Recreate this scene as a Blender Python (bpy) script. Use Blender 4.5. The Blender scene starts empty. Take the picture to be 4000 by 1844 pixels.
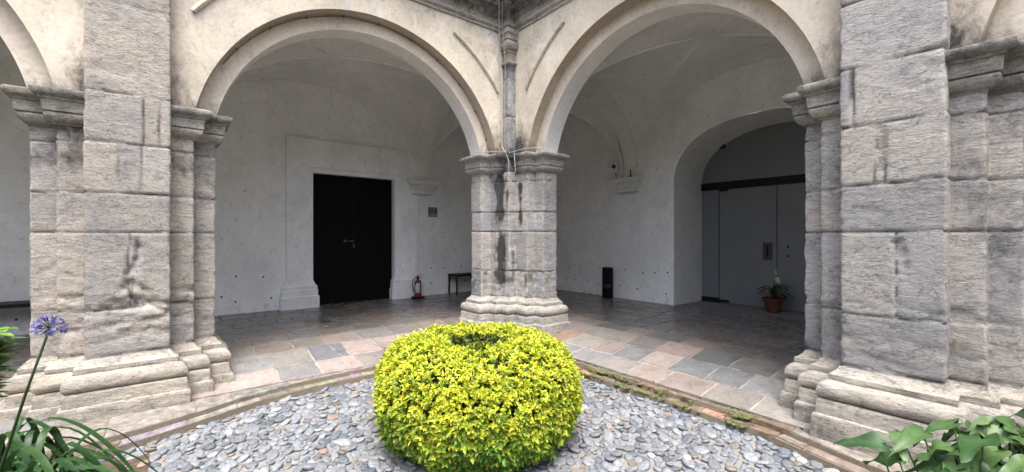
import bpy, math, random
from mathutils import Vector, Matrix, noise as mn
random.seed(7)
PI = math.pi
C = bpy.context.scene.collection
A0, B0, CAMH = 4.75, 6.0, 1.87
Z0 = CAMH
def W(a, b, h):                       # a: along left arcade, b: along right arcade, h: height relative to the eye
    return Vector((b, -a, h + Z0))
def ML(s, t, h): return W(s, t, h)    # left arcade: s along it, t towards the courtyard
def MR(s, t, h): return W(t, s, h)
def nz(x, y, z): return mn.noise(Vector((x, y, z)))
def fb(x, y, z, o=4): return mn.fractal(Vector((x, y, z)), 1.0, 2.0, o)
def lerp(a, b, u): return a + (b - a) * u
def sstep(a, b, x):
    u = max(0., min(1., (x - a) / (b - a))); return u * u * (3 - 2 * u)
def mixc(a, b, u): return tuple(lerp(a[i], b[i], u) for i in range(3))

# ------------------------------------------------------------------ mesh builder
class MB:
    def __init__(s): s.v = []; s.f = []; s.c = []; s.g = []
    def vert(s, p, c=(1, 1, 1), g=0.):
        s.v.append(Vector(p)); s.c.append(c); s.g.append(g); return len(s.v) - 1
    def face(s, *i): s.f.append(tuple(i))
    def poly(s, pts, c=(1, 1, 1), g=0.):
        s.f.append(tuple(s.vert(p, c, g) for p in pts))
    def grid(s, rows, closed=False):       # rows: lists of (p, c, g)
        n = len(rows[0]); idx = [[s.vert(*q) for q in r] for r in rows]
        for i in range(len(rows) - 1):
            for j in range(n if closed else n - 1):
                k = (j + 1) % n
                s.f.append((idx[i][j], idx[i][k], idx[i + 1][k], idx[i + 1][j]))
    def quad(s, fn, nu, nv, c=(1, 1, 1), gf=None):
        rows = []
        for j in range(nv + 1):
            r = []
            for i in range(nu + 1):
                p = fn(i / nu, j / nv)
                r.append((p, c(p) if callable(c) else c, gf(p) if gf else 0.))
            rows.append(r)
        s.grid(rows)
    def box(s, lo, hi, M=None, c=(1, 1, 1)):
        x0, y0, z0 = lo; x1, y1, z1 = hi
        P = [(x0, y0, z0), (x1, y0, z0), (x1, y1, z0), (x0, y1, z0), (x0, y0, z1), (x1, y0, z1), (x1, y1, z1), (x0, y1, z1)]
        q = [s.vert(M(*p) if M else p, c) for p in P]
        for f in ((0, 3, 2, 1), (4, 5, 6, 7), (0, 1, 5, 4), (1, 2, 6, 5), (2, 3, 7, 6), (3, 0, 4, 7)):
            s.f.append(tuple(q[i] for i in f))
    def tube(s, pts, r, n=8, c=(1, 1, 1), cap=True):
        pts = [Vector(p) for p in pts]; R = r if isinstance(r, (list, tuple)) else [r] * len(pts)
        prev = None; rings = []
        for i, p in enumerate(pts):
            d = (pts[min(i + 1, len(pts) - 1)] - pts[max(i - 1, 0)])
            d = d.normalized() if d.length > 1e-9 else Vector((0, 0, 1))
            if prev is None:
                x = d.orthogonal().normalized()
            else:
                x = (prev - d * prev.dot(d)); x = x.normalized() if x.length > 1e-6 else d.orthogonal().normalized()
            prev = x; y = d.cross(x)
            rings.append([s.vert(p + (x * math.cos(2 * PI * k / n) + y * math.sin(2 * PI * k / n)) * R[i], c) for k in range(n)])
        for a, b in zip(rings, rings[1:]):
            for k in range(n): s.f.append((a[k], a[(k + 1) % n], b[(k + 1) % n], b[k]))
        if cap: s.f.append(tuple(rings[0][::-1])); s.f.append(tuple(rings[-1]))
    def lathe(s, prof, n=32, o=(0, 0, 0), c=(1, 1, 1), M=None):
        o = Vector(o); rings = []
        for r, z in prof:
            rings.append([s.vert((M @ Vector((r * math.cos(2 * PI * k / n), r * math.sin(2 * PI * k / n), z)) if M else Vector((r * math.cos(2 * PI * k / n), r * math.sin(2 * PI * k / n), z))) + o, c) for k in range(n)])
        for a, b in zip(rings, rings[1:]):
            for k in range(n): s.f.append((a[k], a[(k + 1) % n], b[(k + 1) % n], b[k]))
        s.f.append(tuple(rings[0][::-1])); s.f.append(tuple(rings[-1]))
    def build(s, name, mat, parent=None, smooth=False, bevel=0., angle=None):
        me = bpy.data.meshes.new(name)
        org = parent_world(parent) if parent is not None else Vector((0, 0, 0))
        me.from_pydata([tuple(v - org) for v in s.v], [], s.f)
        ca = me.color_attributes.new('tint', 'FLOAT_COLOR', 'POINT')
        ca.data.foreach_set('color', [x for c in s.c for x in (c[0], c[1], c[2], 1.)])
        ga = me.attributes.new('grime', 'FLOAT', 'POINT'); ga.data.foreach_set('value', s.g)
        if smooth: me.polygons.foreach_set('use_smooth', [True] * len(me.polygons))
        if angle is not None: 
            try: me.set_sharp_from_angle(angle=math.radians(angle))
            except Exception: pass
        me.materials.append(mat); me.update()
        o = bpy.data.objects.new(name, me); C.objects.link(o)
        if parent is not None: o.parent = parent
        if bevel:
            m = o.modifiers.new('bevel', 'BEVEL'); m.width = bevel; m.segments = 2; m.limit_method = 'ANGLE'
        return o
def parent_world(p):
    v = Vector((0, 0, 0))
    while p is not None: v += Vector(p.location); p = p.parent
    return v
def thing(name, label, cat, loc, group=None):
    o = bpy.data.objects.new(name, None); C.objects.link(o); o.location = loc
    o.empty_display_size = .2
    o['label'] = label; o['category'] = cat
    if group: o['group'] = group
    return o
def struct(o, kind='structure'): o['kind'] = kind; return o

# ------------------------------------------------------------------ materials
class NT:
    def __init__(s, name):
        s.m = bpy.data.materials.new(name); s.m.use_nodes = True
        s.t = s.m.node_tree; s.t.nodes.clear()
        s.out = s.n('ShaderNodeOutputMaterial'); s.b = s.n('ShaderNodeBsdfPrincipled')
        s.l(s.b.outputs[0], s.out.inputs[0])
    def n(s, ty, **k):
        o = s.t.nodes.new(ty)
        for a, v in k.items(): setattr(o, a, v)
        return o
    def l(s, a, b): s.t.links.new(a, b)
    def coord(s, sc=(1, 1, 1), warp=0.):
        geo = s.n('ShaderNodeNewGeometry')
        m = s.n('ShaderNodeMapping'); m.inputs['Scale'].default_value = sc
        s.l(geo.outputs['Position'], m.inputs[0]); return m.outputs[0]
    def noise(s, sc, scale=(1, 1, 1), det=6, rough=.6, dist=0.):
        n = s.n('ShaderNodeTexNoise'); n.inputs['Scale'].default_value = sc
        n.inputs['Detail'].default_value = det; n.inputs['Roughness'].default_value = rough; n.inputs['Distortion'].default_value = dist
        s.l(s.coord(scale), n.inputs['Vector']); return n.outputs['Fac']
    def ramp(s, fac, stops):
        r = s.n('ShaderNodeValToRGB'); e = r.color_ramp.elements
        while len(e) < len(stops): e.new(.5)
        for i, (p, c) in enumerate(stops):
            e[i].position = p; e[i].color = (c[0], c[1], c[2], 1) if isinstance(c, tuple) else (c, c, c, 1)
        s.l(fac, r.inputs[0]); return r.outputs[0]
    def math(s, op, a, b=None, clamp=False):
        m = s.n('ShaderNodeMath', operation=op); m.use_clamp = clamp
        for i, x in enumerate((a, b)):
            if x is None: continue
            if isinstance(x, (int, float)): m.inputs[i].default_value = x
            else: s.l(x, m.inputs[i])
        return m.outputs[0]
    def mix(s, fac, a, b, mode='MIX'):
        m = s.n('ShaderNodeMix', data_type='RGBA', blend_type=mode); m.clamp_factor = True
        for k, x in ((0, fac), (6, a), (7, b)):
            if isinstance(x, (int, float)): m.inputs[k].default_value = x
            elif isinstance(x, tuple): m.inputs[k].default_value = (x[0], x[1], x[2], 1)
            else: s.l(x, m.inputs[k])
        return m.outputs[2]
    def attr(s, name):
        a = s.n('ShaderNodeAttribute', attribute_name=name); return a
    def bump(s, h, strength=.5, dist=.01, prev=None):
        b = s.n('ShaderNodeBump'); b.inputs['Strength'].default_value = strength; b.inputs['Distance'].default_value = dist
        s.l(h, b.inputs['Height'])
        if prev is not None: s.l(prev, b.inputs['Normal'])
        return b.outputs[0]
    def fin(s, col, rough=.8, nrm=None, **k):
        if isinstance(col, tuple): s.b.inputs['Base Color'].default_value = (*col, 1)
        else: s.l(col, s.b.inputs['Base Color'])
        if isinstance(rough, (int, float)): s.b.inputs['Roughness'].default_value = rough
        else: s.l(rough, s.b.inputs['Roughness'])
        if nrm is not None: s.l(nrm, s.b.inputs['Normal'])
        for a, v in k.items(): s.b.inputs[a.replace('_', ' ')].default_value = v
        return s.m

def m_stone():
    t = NT('carved_stone'); tint = t.attr('tint').outputs['Color']; grime = t.attr('grime').outputs['Fac']
    st = t.noise(1., (6, 6, 27), 7, .68, .9)
    col = t.mix(1., tint, t.ramp(st, [(.28, .44), (.43, .63), (.56, .70), (.74, .77)]), 'MULTIPLY')
    wm = t.noise(2.4, (1, 1, 1.5), 6, .62)
    col = t.mix(1., col, t.ramp(wm, [(.3, (.80, .82, .86)), (.5, (1., .99, .985)), (.7, (1.10, 1.06, 1.0))]), 'MULTIPLY')
    hat = t.noise(1., (17, 17, 46), 6, .78, 1.3)
    col = t.mix(1., col, t.ramp(hat, [(.32, .48), (.42, .85), (.52, 1.02), (.66, 1.13)]), 'MULTIPLY')
    pit = t.noise(48, (1, 1, 1.4), 4, .7)
    col = t.mix(1., col, t.ramp(pit, [(.30, .36), (.39, .92), (.6, 1.06)]), 'MULTIPLY')
    vein = t.math('ABSOLUTE', t.math('SUBTRACT', t.noise(1., (2.2, 2.2, 5.5), 7, .62, .7), .5))
    col = t.mix(1., col, t.ramp(vein, [(.0, .55), (.010, .90), (.022, 1.)]), 'MULTIPLY')
    gn = t.noise(9, (1, 1, .8), 8, .75, .6)
    gm = t.math('MULTIPLY_ADD', gn, 1.5); 
    gm.node.inputs[2].default_value = -.95
    gf = t.math('ADD', grime, gm); gf = t.math('MINIMUM', t.math('MULTIPLY', gf, 1.5, True), .93)
    col = t.mix(gf, col, (.035, .036, .038))
    s2 = hat
    h = t.math('ADD', t.math('MULTIPLY', s2, 1.), t.math('MULTIPLY', pit, .4))
    nb = t.bump(h, .9, .018)
    return t.fin(col, .88, nb, Specular_IOR_Level=.25)
def m_plaster(name, rough_amp=.5, mott=.12, moss=False):
    t = NT(name); tint = t.attr('tint').outputs['Color']; grime = t.attr('grime').outputs['Fac']
    n1 = t.noise(1.3, (1, 1, .7), 6, .62)
    col = t.mix(1., tint, t.ramp(n1, [(.25, 1 - 2 * mott), (.5, 1.), (.75, 1 + mott)]), 'MULTIPLY')
    n2 = t.noise(22, (1, 1, 1), 6, .7)
    col = t.mix(1., col, t.ramp(n2, [(.3, 1 - mott * 1.3), (.5, 1.), (.7, 1 + mott * .6)]), 'MULTIPLY')
    ck = t.math('ABSOLUTE', t.math('SUBTRACT', t.noise(1.1, (1, 1, 1), 8, .6, .5), .5))
    col = t.mix(1., col, t.ramp(ck, [(.0, 1 - mott * 1.6), (.004, 1 - mott * .4), (.008, 1.)]), 'MULTIPLY')
    pa = t.noise(2.6, (1, 1, 1), 2, .4, 1.)
    col = t.mix(1., col, t.ramp(pa, [(.58, 1.), (.60, 1 + mott * .6)]), 'MULTIPLY')
    gn = t.noise(8, (1, 1, .7), 9, .8, .3)
    gm = t.math('MULTIPLY_ADD', gn, 1.8); gm.node.inputs[2].default_value = -1.0
    gf = t.math('MULTIPLY', t.math('ADD', grime, gm), 1.5, True)
    col = t.mix(gf, col, (.045, .044, .042))
    h = t.math('ADD', t.noise(14, (1, 1, 1), 6, .7), t.math('MULTIPLY', t.noise(90, (1, 1, 1), 3, .6), .5))
    return t.fin(col, .85, t.bump(h, rough_amp, .008), Specular_IOR_Level=.25)
def m_simple(name, col, rough=.5, nscale=30, amt=.15, bump=.1, **k):
    t = NT(name); n1 = t.noise(nscale, (1, 1, 1), 5, .6)
    c = t.mix(1., col, t.ramp(n1, [(.3, 1 - amt), (.7, 1 + amt)]), 'MULTIPLY')
    return t.fin(c, rough, t.bump(n1, bump, .003), **k)
def m_tint(name, rough=.5, nscale=20, amt=.2, bump=.3, dist=.005, **k):
    t = NT(name); n1 = t.noise(nscale, (1, 1, 1), 6, .65)
    c = t.mix(1., t.attr('tint').outputs['Color'], t.ramp(n1, [(.3, 1 - amt), (.7, 1 + amt)]), 'MULTIPLY')
    return t.fin(c, rough, t.bump(n1, bump, dist), **k)
def m_flag():
    t = NT('flagstone'); tint = t.attr('tint').outputs['Color']; pol = t.attr('grime').outputs['Fac']
    n1 = t.noise(5, (1, 1, 1), 8, .7, .8); n2 = t.noise(38, (1, 1, 1), 5, .7)
    c = t.mix(1., tint, t.ramp(n1, [(.28, .62), (.5, 1.), (.72, 1.25)]), 'MULTIPLY')
    c = t.mix(1., c, t.ramp(n2, [(.3, .72), (.6, 1.12)]), 'MULTIPLY')
    r = t.math('ADD', t.math('MULTIPLY', t.noise(7, (1, 1, 1), 5, .6), .28), t.math('MULTIPLY_ADD', pol, -.42)); 
    r.node.inputs[1].links[0].from_node.inputs[2].default_value = .55
    h = t.math('ADD', n1, t.math('MULTIPLY', n2, .5))
    nb = t.bump(h, .16, .008)
    sm = t.math('MULTIPLY_ADD', pol, -.14); sm.node.inputs[2].default_value = .2
    t.l(sm, nb.node.inputs['Strength'])
    return t.fin(c, r, nb, Specular_IOR_Level=.5)
def m_leaf(name, rough=.35, sheen=.3, trans=.25, vein=0.):
    t = NT(name); tint = t.attr('tint').outputs['Color']
    n1 = t.noise(45, (1, 1, 1), 3, .5)
    c = t.mix(1., tint, t.ramp(n1, [(.3, .82), (.7, 1.12)]), 'MULTIPLY')
    m = t.fin(c, rough, t.bump(n1, .15, .003), Specular_IOR_Level=sheen)
    tr = t.n('ShaderNodeBsdfTranslucent'); t.l(c, tr.inputs[0])
    mx = t.n('ShaderNodeMixShader'); mx.inputs[0].default_value = trans
    t.l(t.b.outputs[0], mx.inputs[1]); t.l(tr.outputs[0], mx.inputs[2]); t.l(mx.outputs[0], t.out.inputs[0])
    return m
STONE = m_stone(); PLASTER = m_plaster('weathered_plaster', .6, .13); WHITE = m_plaster('whitewash', .4, .075)
FLAG = m_flag(); PEB = m_tint('river_pebble', .6, 34, .42, .6, .010); MORTAR = m_tint('mortar', .9, 40, .25, .6, .01)
KERB = m_tint('kerb_stone', .88, 9, .6, .9, .016)
GOLD = m_leaf('golden_leaf', .38, .35, .3); GREEN = m_leaf('green_leaf', .42, .35, .22)
BLACK = m_simple('black_paint', (.006, .006, .0065), .5, Specular_IOR_Level=.25); DOORW = m_simple('dark_door_wood', (.004, .0036, .0034), .75, 12, .3, .3, Specular_IOR_Level=.12)
RED = m_simple('red_enamel', (.16, .008, .01), .3); TERRA = m_simple('terracotta_plastic', (.10, .026, .019), .5)
STEEL = m_simple('dull_steel', (.07, .072, .075), .6, Metallic=.6); PAPER = m_tint('printed_label', .6, 60, .08, .05)
GLASSM = m_simple('smoked_glass', (.17, .178, .19), .32, 3, .06, .0, Specular_IOR_Level=.5)
CABLE = m_tint('cable_sheath', .5, 40, .15, .1); SOIL = m_simple('garden_soil', (.09, .062, .045), .95, 14, .5, 1.)
WOODST = m_tint('woody_stem', .85, 30, .3, .5); PETAL = m_leaf('petal', .5, .3, .35)

# ------------------------------------------------------------------ generic sweeps
def mitres(path, closed, flip=False):
    n = len(path); out = []
    area = sum(path[i][0] * path[(i + 1) % n][1] - path[(i + 1) % n][0] * path[i][1] for i in range(n))
    sg = 1 if area > 0 else -1
    if flip: sg = -sg
    def nrm(i, j):
        dx, dy = path[j][0] - path[i][0], path[j][1] - path[i][1]; L = math.hypot(dx, dy)
        return (sg * dy / L, -sg * dx / L)
    for i in range(n):
        if closed or 0 < i < n - 1:
            a = nrm((i - 1) % n, i); b = nrm(i, (i + 1) % n)
            k = 1 + a[0] * b[0] + a[1] * b[1]
            out.append(((a[0] + b[0]) / k, (a[1] + b[1]) / k))
        elif i == 0: out.append(nrm(0, 1))
        else: out.append(nrm(n - 2, n - 1))
    return out
def sweep(mb, path, closed, prof, du, dv, disp=None, tint=None, M=W, flip=False):
    """path in (a,b); prof [(offset,h)]; disp(edge,s,L,h,p)->outward metres; tint(edge,s,L,h,p)->(c,g)"""
    mt = mitres(path, closed, flip); n = len(path); st = []
    for e in range(n if closed else n - 1):
        p, q = path[e], path[(e + 1) % n]; L = math.hypot(q[0] - p[0], q[1] - p[1]); k = max(1, int(round(L / du)))
        m0, m1 = mt[e], mt[(e + 1) % n]
        for i in range(k + (1 if (not closed and e == n - 2) else 0)):
            u = i / k
            st.append((e, u * L, L, lerp(p[0], q[0], u), lerp(p[1], q[1], u), lerp(m0[0], m1[0], u), lerp(m0[1], m1[1], u)))
    pr = [prof[0]]
    for (o0, h0), (o1, h1) in zip(prof, prof[1:]):
        k = max(1, int(round(math.hypot(o1 - o0, h1 - h0) / dv)))
        for i in range(1, k + 1): pr.append((lerp(o0, o1, i / k), lerp(h0, h1, i / k)))
    rows = []
    for o, h in pr:
        r = []
        for e, s, L, a, b, ma, mb_ in st:
            d = disp(e, s, L, h, (a, b)) if disp else 0.
            P = M(a + ma * (o + d), b + mb_ * (o + d), h)
            c, g = tint(e, s, L, h, (a, b)) if tint else ((1, 1, 1), 0.)
            r.append((P, c, g))
        rows.append(r)
    mb.grid(rows, closed)
def arc_prof(o0, h0, o1, h1, bulge, n=8):
    """rounded (torus like) profile between two points, bulging outwards"""
    pts = []
    for i in range(n + 1):
        th = PI * i / n
        u = i / n
        uu = .5 - .5 * math.cos(th)
        pts.append((lerp(o0, o1, uu) + bulge * math.sin(th), lerp(h0, h1, uu)))
    return pts

GREYS = [(.40, .385, .365), (.43, .40, .36), (.37, .37, .37), (.45, .42, .375), (.35, .345, .34), (.42, .385, .335), (.39, .395, .41)]
def course_of(h, courses):
    for i in range(len(courses) - 1):
        if h < courses[i + 1]: return i
    return len(courses) - 2
def make_blocks(seed, courses, pal, jw=.008, spall=(), manual=None, hole=None):
    memo = {}
    def info(e, ci, L):
        k = (e, ci)
        if k not in memo:
            r = random.Random(seed * 7919 + e * 131 + ci * 17)
            js = []
            if L > .45 and r.random() < .75: js = [L * r.uniform(.3, .7)]
            if L > .6 and r.random() < .3: js = [L * r.uniform(.25, .4), L * r.uniform(.6, .75)]
            if L > 1.2: js = [L * (i + r.uniform(-.2, .2)) / int(L / .5) for i in range(1, int(L / .5))]
            if manual and e == 1 and ci in manual: js = manual[ci]
            memo[k] = (js, [(r.uniform(-.006, .005), pal[r.randrange(len(pal))], r.uniform(.88, 1.1)) for _ in range(len(js) + 1)])
        return memo[k]
    def look(e, s, L, h):
        # wobbling bed joints
        hw = h + .012 * nz(s * 2.3 + e * 5, h * .5, seed)
        ci = course_of(hw, courses); js, bl = info(e, ci, L)
        sw = s + .012 * nz(h * 3, e * 3.3, seed + 9)
        k = sum(1 for j in js if sw > j)
        dj = min([abs(hw - c) for c in courses] + [abs(sw - j) for j in js] + [9])
        return ci, k, bl[k], dj
    def disp(e, s, L, h, p):
        ci, k, (off, col, v), dj = look(e, s, L, h)
        d = off * .7 + .0022 * fb(p[0] * 5, p[1] * 5, h * 10 + seed) + .0028 * nz(p[0] * 22, p[1] * 22, h * 45)
        d -= .017 * (1 - sstep(jw * .3, jw * 1.3, dj)) * (.6 + .8 * abs(nz(s * 6, h * 6, seed + 1)))
        d -= .02 * max(0, fb(p[0] * 3 + 7, p[1] * 3, h * 4 + seed) - .45)
        if L < 5:                               # worn arrises
            ed = min(s, L - s)
            if ed < .03: d -= .012 * (1 - ed / .03) * max(0., nz(h * 9, e * 4.7, seed) + .4)
        for (hc, hw_, amp) in spall:
            w = math.exp(-((h - hc) / hw_) ** 2)
            if w > .02:
                q = fb(p[0] * 4 + seed, p[1] * 4, h * 9, 5)
                w *= (.3 if L < .4 else 1.); d -= amp * w * max(0., q + .15) + amp * .25 * w * abs(nz(p[0] * 16, p[1] * 16, h * 24))
        if hole and e == 1:
            w = hole(s, h)
            if w > 0: d -= w * (.018 + .045 * max(0, .35 + fb(s * 9, 3, h * 9 + seed, 5)))
        return d
    def tint(e, s, L, h, p, grime=0.):
        ci, k, (off, col, v), dj = look(e, s, L, h)
        c = tuple(x * v for x in col)
        m = 1 - sstep(jw * .4, jw * 1.7, dj)
        q = nz(s * 5 + e, h * 5, seed + 3)
        if hole and e == 1: c = mixc(c, (.66, .64, .61) if nz(s * 14, h * 14, 5) > -.1 else (.24, .22, .20), .75 * hole(s, h))
        mort = (.58, .56, .52) if q > .08 else (.12, .115, .11)
        return mixc(c, mort, m * .8), grime
    return disp, tint
def rough_disp(seed, amp=.006):
    return lambda e, s, L, h, p: amp * fb(p[0] * 7, p[1] * 7, h * 9 + seed) + amp * .5 * nz(p[0] * 24, p[1] * 24, h * 30)
def rough_tint(seed, col, grime):
    def f(e, s, L, h, p):
        v = 1 + .16 * fb(p[0] * 2.3, p[1] * 2.3, h * 3 + seed)
        return tuple(x * v for x in col), grime(p, h) if callable(grime) else grime
    return f

CAP = lambda top: [(0., top - .335), (.012, top - .335), (.012, top - .32)] + arc_prof(.015, top - .32, .06, top - .225, .03, 6) + \
      [(.06, top - .22), (.082, top - .215), (.088, top - .115), (.105, top - .108), (.105, top - .09), (.12, top - .082)] + \
      arc_prof(.125, top - .082, .14, top - .012, .022, 6) + [(.13, top - .004), (-.1, top)]
def BASE(z):    # z: bottom of the lower plinth, height .56 to the shaft
    return [(.165, z - .15), (.165, z + .10), (.158, z + .115), (.138, z + .12), (.132, z + .235), (.125, z + .245), (.10, z + .248)] + \
           arc_prof(.085, z + .25, .07, z + .405, .062, 9) + [(.062, z + .415), (.066, z + .42), (.066, z + .462), (.045, z + .475), (.02, z + .50), (.0, z + .535)]

def side_pier(M, c, hin, hmid, hp, dz, seed, label, pal, spall, stainf, manual, hole, up):
    root = thing('stone_pier', label, 'pier', M(c, -.17, -1.75 + dz - 0), 'weathered stone piers of the cloister')
    P = lambda l: [M2(x) for x in l]
    conv = (lambda s, t: (s, t)) if M is ML else (lambda s, t: (t, s))
    cv = lambda l: [conv(*x) for x in l]
    zb = -1.67 + dz
    courses = [-3, -1.12 + dz, -.66 + dz, .04, .44, .94, 1.44, up, up + .8, 9]
    disp, tint = make_blocks(seed, courses, pal, spall=spall)
    T = lambda e, s, L, h, p: tint(e, s, L, h, p, stainf(p if M is ML else (p[1], p[0]), h))
    shaft = [(c - hin, -.5), (c - hin, -.177), (c - hmid, -.177), (c - hmid, 0), (c + hmid, 0), (c + hmid, -.177), (c + hin, -.177), (c + hin, -.5)]
    m = MB(); sweep(m, cv(shaft), True, [(0, zb + .50), (0, 1.12)], .018, .018, disp, T)
    m.build('shaft', STONE, root, True)
    disp2, tint2 = make_blocks(seed + 5, courses, pal, spall=spall, manual=manual, hole=hole)
    T2 = lambda e, s, L, h, p: tint2(e, s, L, h, p, .5 * stainf(p if M is ML else (p[1], p[0]), h))
    m = MB(); sweep(m, cv([(c - hp, -.04), (c - hp, .185), (c + hp, .185), (c + hp, -.04)]), False, [(0, zb + .50), (0, 3.62)], .018, .018, disp2, T2)
    m.build('pilaster', STONE, root, True)
    bp = [(c - hin, -.5), (c - hin, -.177), (c - hmid, -.177), (c - hmid, 0), (c - hp, 0), (c - hp, .185), (c + hp, .185), (c + hp, 0), (c + hmid, 0), (c + hmid, -.177), (c + hin, -.177), (c + hin, -.5)]
    m = MB(); sweep(m, cv(bp), True, BASE(zb), .03, .016, rough_disp(seed, .009), rough_tint(seed, mixc(pal[0], (.64, .60, .52), .75), lambda p, h: .22 * max(0, fb(p[0] * 3, p[1] * 3, h * 4)) + (.42 if M is MR else .30) * sstep(zb + .16, zb + .02, h) * (.5 + .9 * abs(nz(p[0] * 2.5, p[1] * 2.5, 4)))))
    m.build('base', STONE, root, True, angle=38)
    m = MB(); sweep(m, cv(shaft), True, CAP(1.42), .03, .012, rough_disp(seed + 2, .006),
                    rough_tint(seed + 2, (.55, .525, .475), lambda p, h: .25 + .3 * sstep(1.30, 1.4, h) + .2 * fb(p[0] * 3, p[1] * 3, h)))
    m.build('capital', STONE, root, True, angle=38)
    return root
palL = [(.60, .56, .51), (.55, .525, .49), (.65, .60, .535), (.51, .49, .46), (.61, .565, .50)]
palR = [(.58, .565, .545), (.52, .52, .525), (.62, .595, .56), (.49, .49, .495), (.58, .56, .525)]
def stainL(p, h):
    s, t = p
    g = 0.
    if t < .05: g = .72 * sstep(.15, .7, h) * (1 if abs(s - 5.09) > .33 else .2) * max(0, .4 + fb(s * 3, t * 3, h * 3))
    g += .16 * max(0, fb(s * 2, t * 2, h * 2 + 4))
    return g
def stainR(p, h):
    s, t = p
    g = .20 * max(0, fb(s * 2 + 4, t * 2, h * 2 + 1) + .1)
    if t < .05: g += .5 * max(0, fb(s * 2.5, t * 2, h * 1.2 + 8) + .2)
    if h < -.6: g += .12
    return g
def holeL(s, h):
    c = .30 + .05 * math.sin(h * 9) - .10 * sstep(-.35, -.7, h)
    w = lerp(.035, .13, sstep(-.2, -.72, h)) * (1 + .5 * nz(h * 8, 1, 2))
    return sstep(-.0, -.1, h) * sstep(-.82, -.72, h) * (1 - sstep(w * .6, w, abs(s - c)))
def holeR(s, h):
    a = (1 - sstep(.02, .035, abs(s - .275))) * sstep(.40, .46, h) * sstep(.93, .88, h)
    b = .8 * (1 - sstep(.025, .05, abs(s - .40 - .04 * nz(h * 7, 2, 2)))) * sstep(-.4, -.3, h) * sstep(.0, -.05, h)
    return max(a, b) * .5
side_pier(ML, 5.09, .748, .54, .33, -.07, 11, 'left stone pier, warm grey tooled blocks, chipped above its stepped base beside the blue flower', palL, ((-.70, .12, .05), (-.95, .14, .035)), stainL, {0: [], 1: [], 2: [.33], 3: [], 4: [.24, .42], 5: [.083, .22], 6: [], 7: []}, holeL, 2.35)
side_pier(MR, 5.215, .70, .52, .33, 0., 23, 'right stone pier of cool grey coarse blocks, its base behind the big arrow-shaped leaves', palR, ((-.62, .06, .035), (-.95, .14, .018)), stainR, {0: [], 1: [], 2: [.38], 3: [], 4: [.24, .31], 5: [.066, .09], 6: [], 7: []}, holeR, 2.0)

def centre_pier():
    root = thing('stone_pier', 'corner stone pier with black damp stains, standing behind the yellow bush', 'pier', W(0, 0, -1.6), 'weathered stone piers of the cloister')
    po = [(.5, -.5), (.5, -.177), (.29, -.177), (.29, 0), (.17, 0), (.17, .19), (0, .19), (0, .49), (-.177, .49), (-.177, .70), (-.5, .70), (-.5, -.5)]
    courses = [-3, -1.08, -.60, .075, .42, .955, 9]
    disp, tint = make_blocks(41, courses, palR, spall=((-.85, .16, .035), (-.9, .1, .02)))
    def st(p, h):
        a, b = p; g = .1 * max(0, fb(a * 4, b * 4, h * 2)); q = a - b
        if a < -.02 and b < .3: return g
        for (qc, wd, top, bot, am) in ((.235, .10, 1.12, -1.0, 1.7), (-.30, .065, .98, .05, 1.25), (.02, .05, 1.1, .2, .8), (.10, .04, .1, -.9, .6), (-.12, .05, -.2, -1.0, .5), (-.45, .05, -.5, -1.08, .5)):
            x = (q - qc - .05 * nz(qc * 9, h * 2.2, 4)) / (wd * (1 + .7 * nz(h * 3, qc * 7, 8)))
            v = am * math.exp(-x * x) * sstep(bot, bot + .35, h) * sstep(top + .02, top - .1, h)
            g += v * max(.25, .72 + .8 * fb(a * 5, b * 5, h * 2.6 + qc))
        if h < -.6: g += .6 * max(0, .3 + fb(a * 6, b * 6, h * 6))
        return g
    T = lambda e, s, L, h, p: tint(e, s, L, h, p, st(p, h))
    m = MB(); sweep(m, po, True, [(0, -1.13), (0, 1.12)], .018, .018, disp, T)
    m.build('shaft', STONE, root, True)
    m = MB(); sweep(m, po, True, BASE(-1.60), .025, .014, rough_disp(43, .007), rough_tint(43, (.62, .60, .55), lambda p, h: .16 + .1 * fb(p[0] * 3, p[1] * 3, h * 4)))
    m.build('base', STONE, root, True, angle=38)
    cp = [(.5, -.5), (.5, -.177), (.29, -.177), (.29, 0), (0, 0), (0, .49), (-.177, .49), (-.177, .70), (-.5, .70), (-.5, -.5)]
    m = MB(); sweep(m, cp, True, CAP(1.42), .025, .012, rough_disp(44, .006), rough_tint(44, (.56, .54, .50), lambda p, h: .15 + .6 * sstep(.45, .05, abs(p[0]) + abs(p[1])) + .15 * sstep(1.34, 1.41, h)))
    m.build('capital', STONE, root, True, angle=38)
    # slender post rising through the corner with its own small capital
    pp = [(.155, -.02), (.155, .165), (-.02, .165)]
    m = MB(); d2, t2 = make_blocks(47, [-3, 1.42, 2.1, 2.75, 9], palR)
    sweep(m, pp, False, [(0, 1.0), (0, 3.62)], .018, .02, d2, lambda e, s, L, h, p: t2(e, s, L, h, p, .28 + .35 * sstep(1.8, 1.4, h) + .3 * sstep(2.6, 3.1, h)))
    m.build('corner_post', STONE, root, True)
    pf = [(0, 3.0), (.02, 3.0)] + arc_prof(.025, 3.005, .025, 3.055, .022, 5) + [(.01, 3.06), (.01, 3.2), (.03, 3.21), (.03, 3.25)] + arc_prof(.035, 3.25, .05, 3.4, .045, 7) + [(.055, 3.41), (.075, 3.42), (.075, 3.5), (.1, 3.52), (.1, 3.59), (0, 3.60)]
    m = MB(); sweep(m, pp, False, pf, .02, .012, rough_disp(48, .004), rough_tint(48, (.54, .50, .44), .22))
    m.build('post_capital', STONE, root, True, angle=38)
centre_pier()

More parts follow.
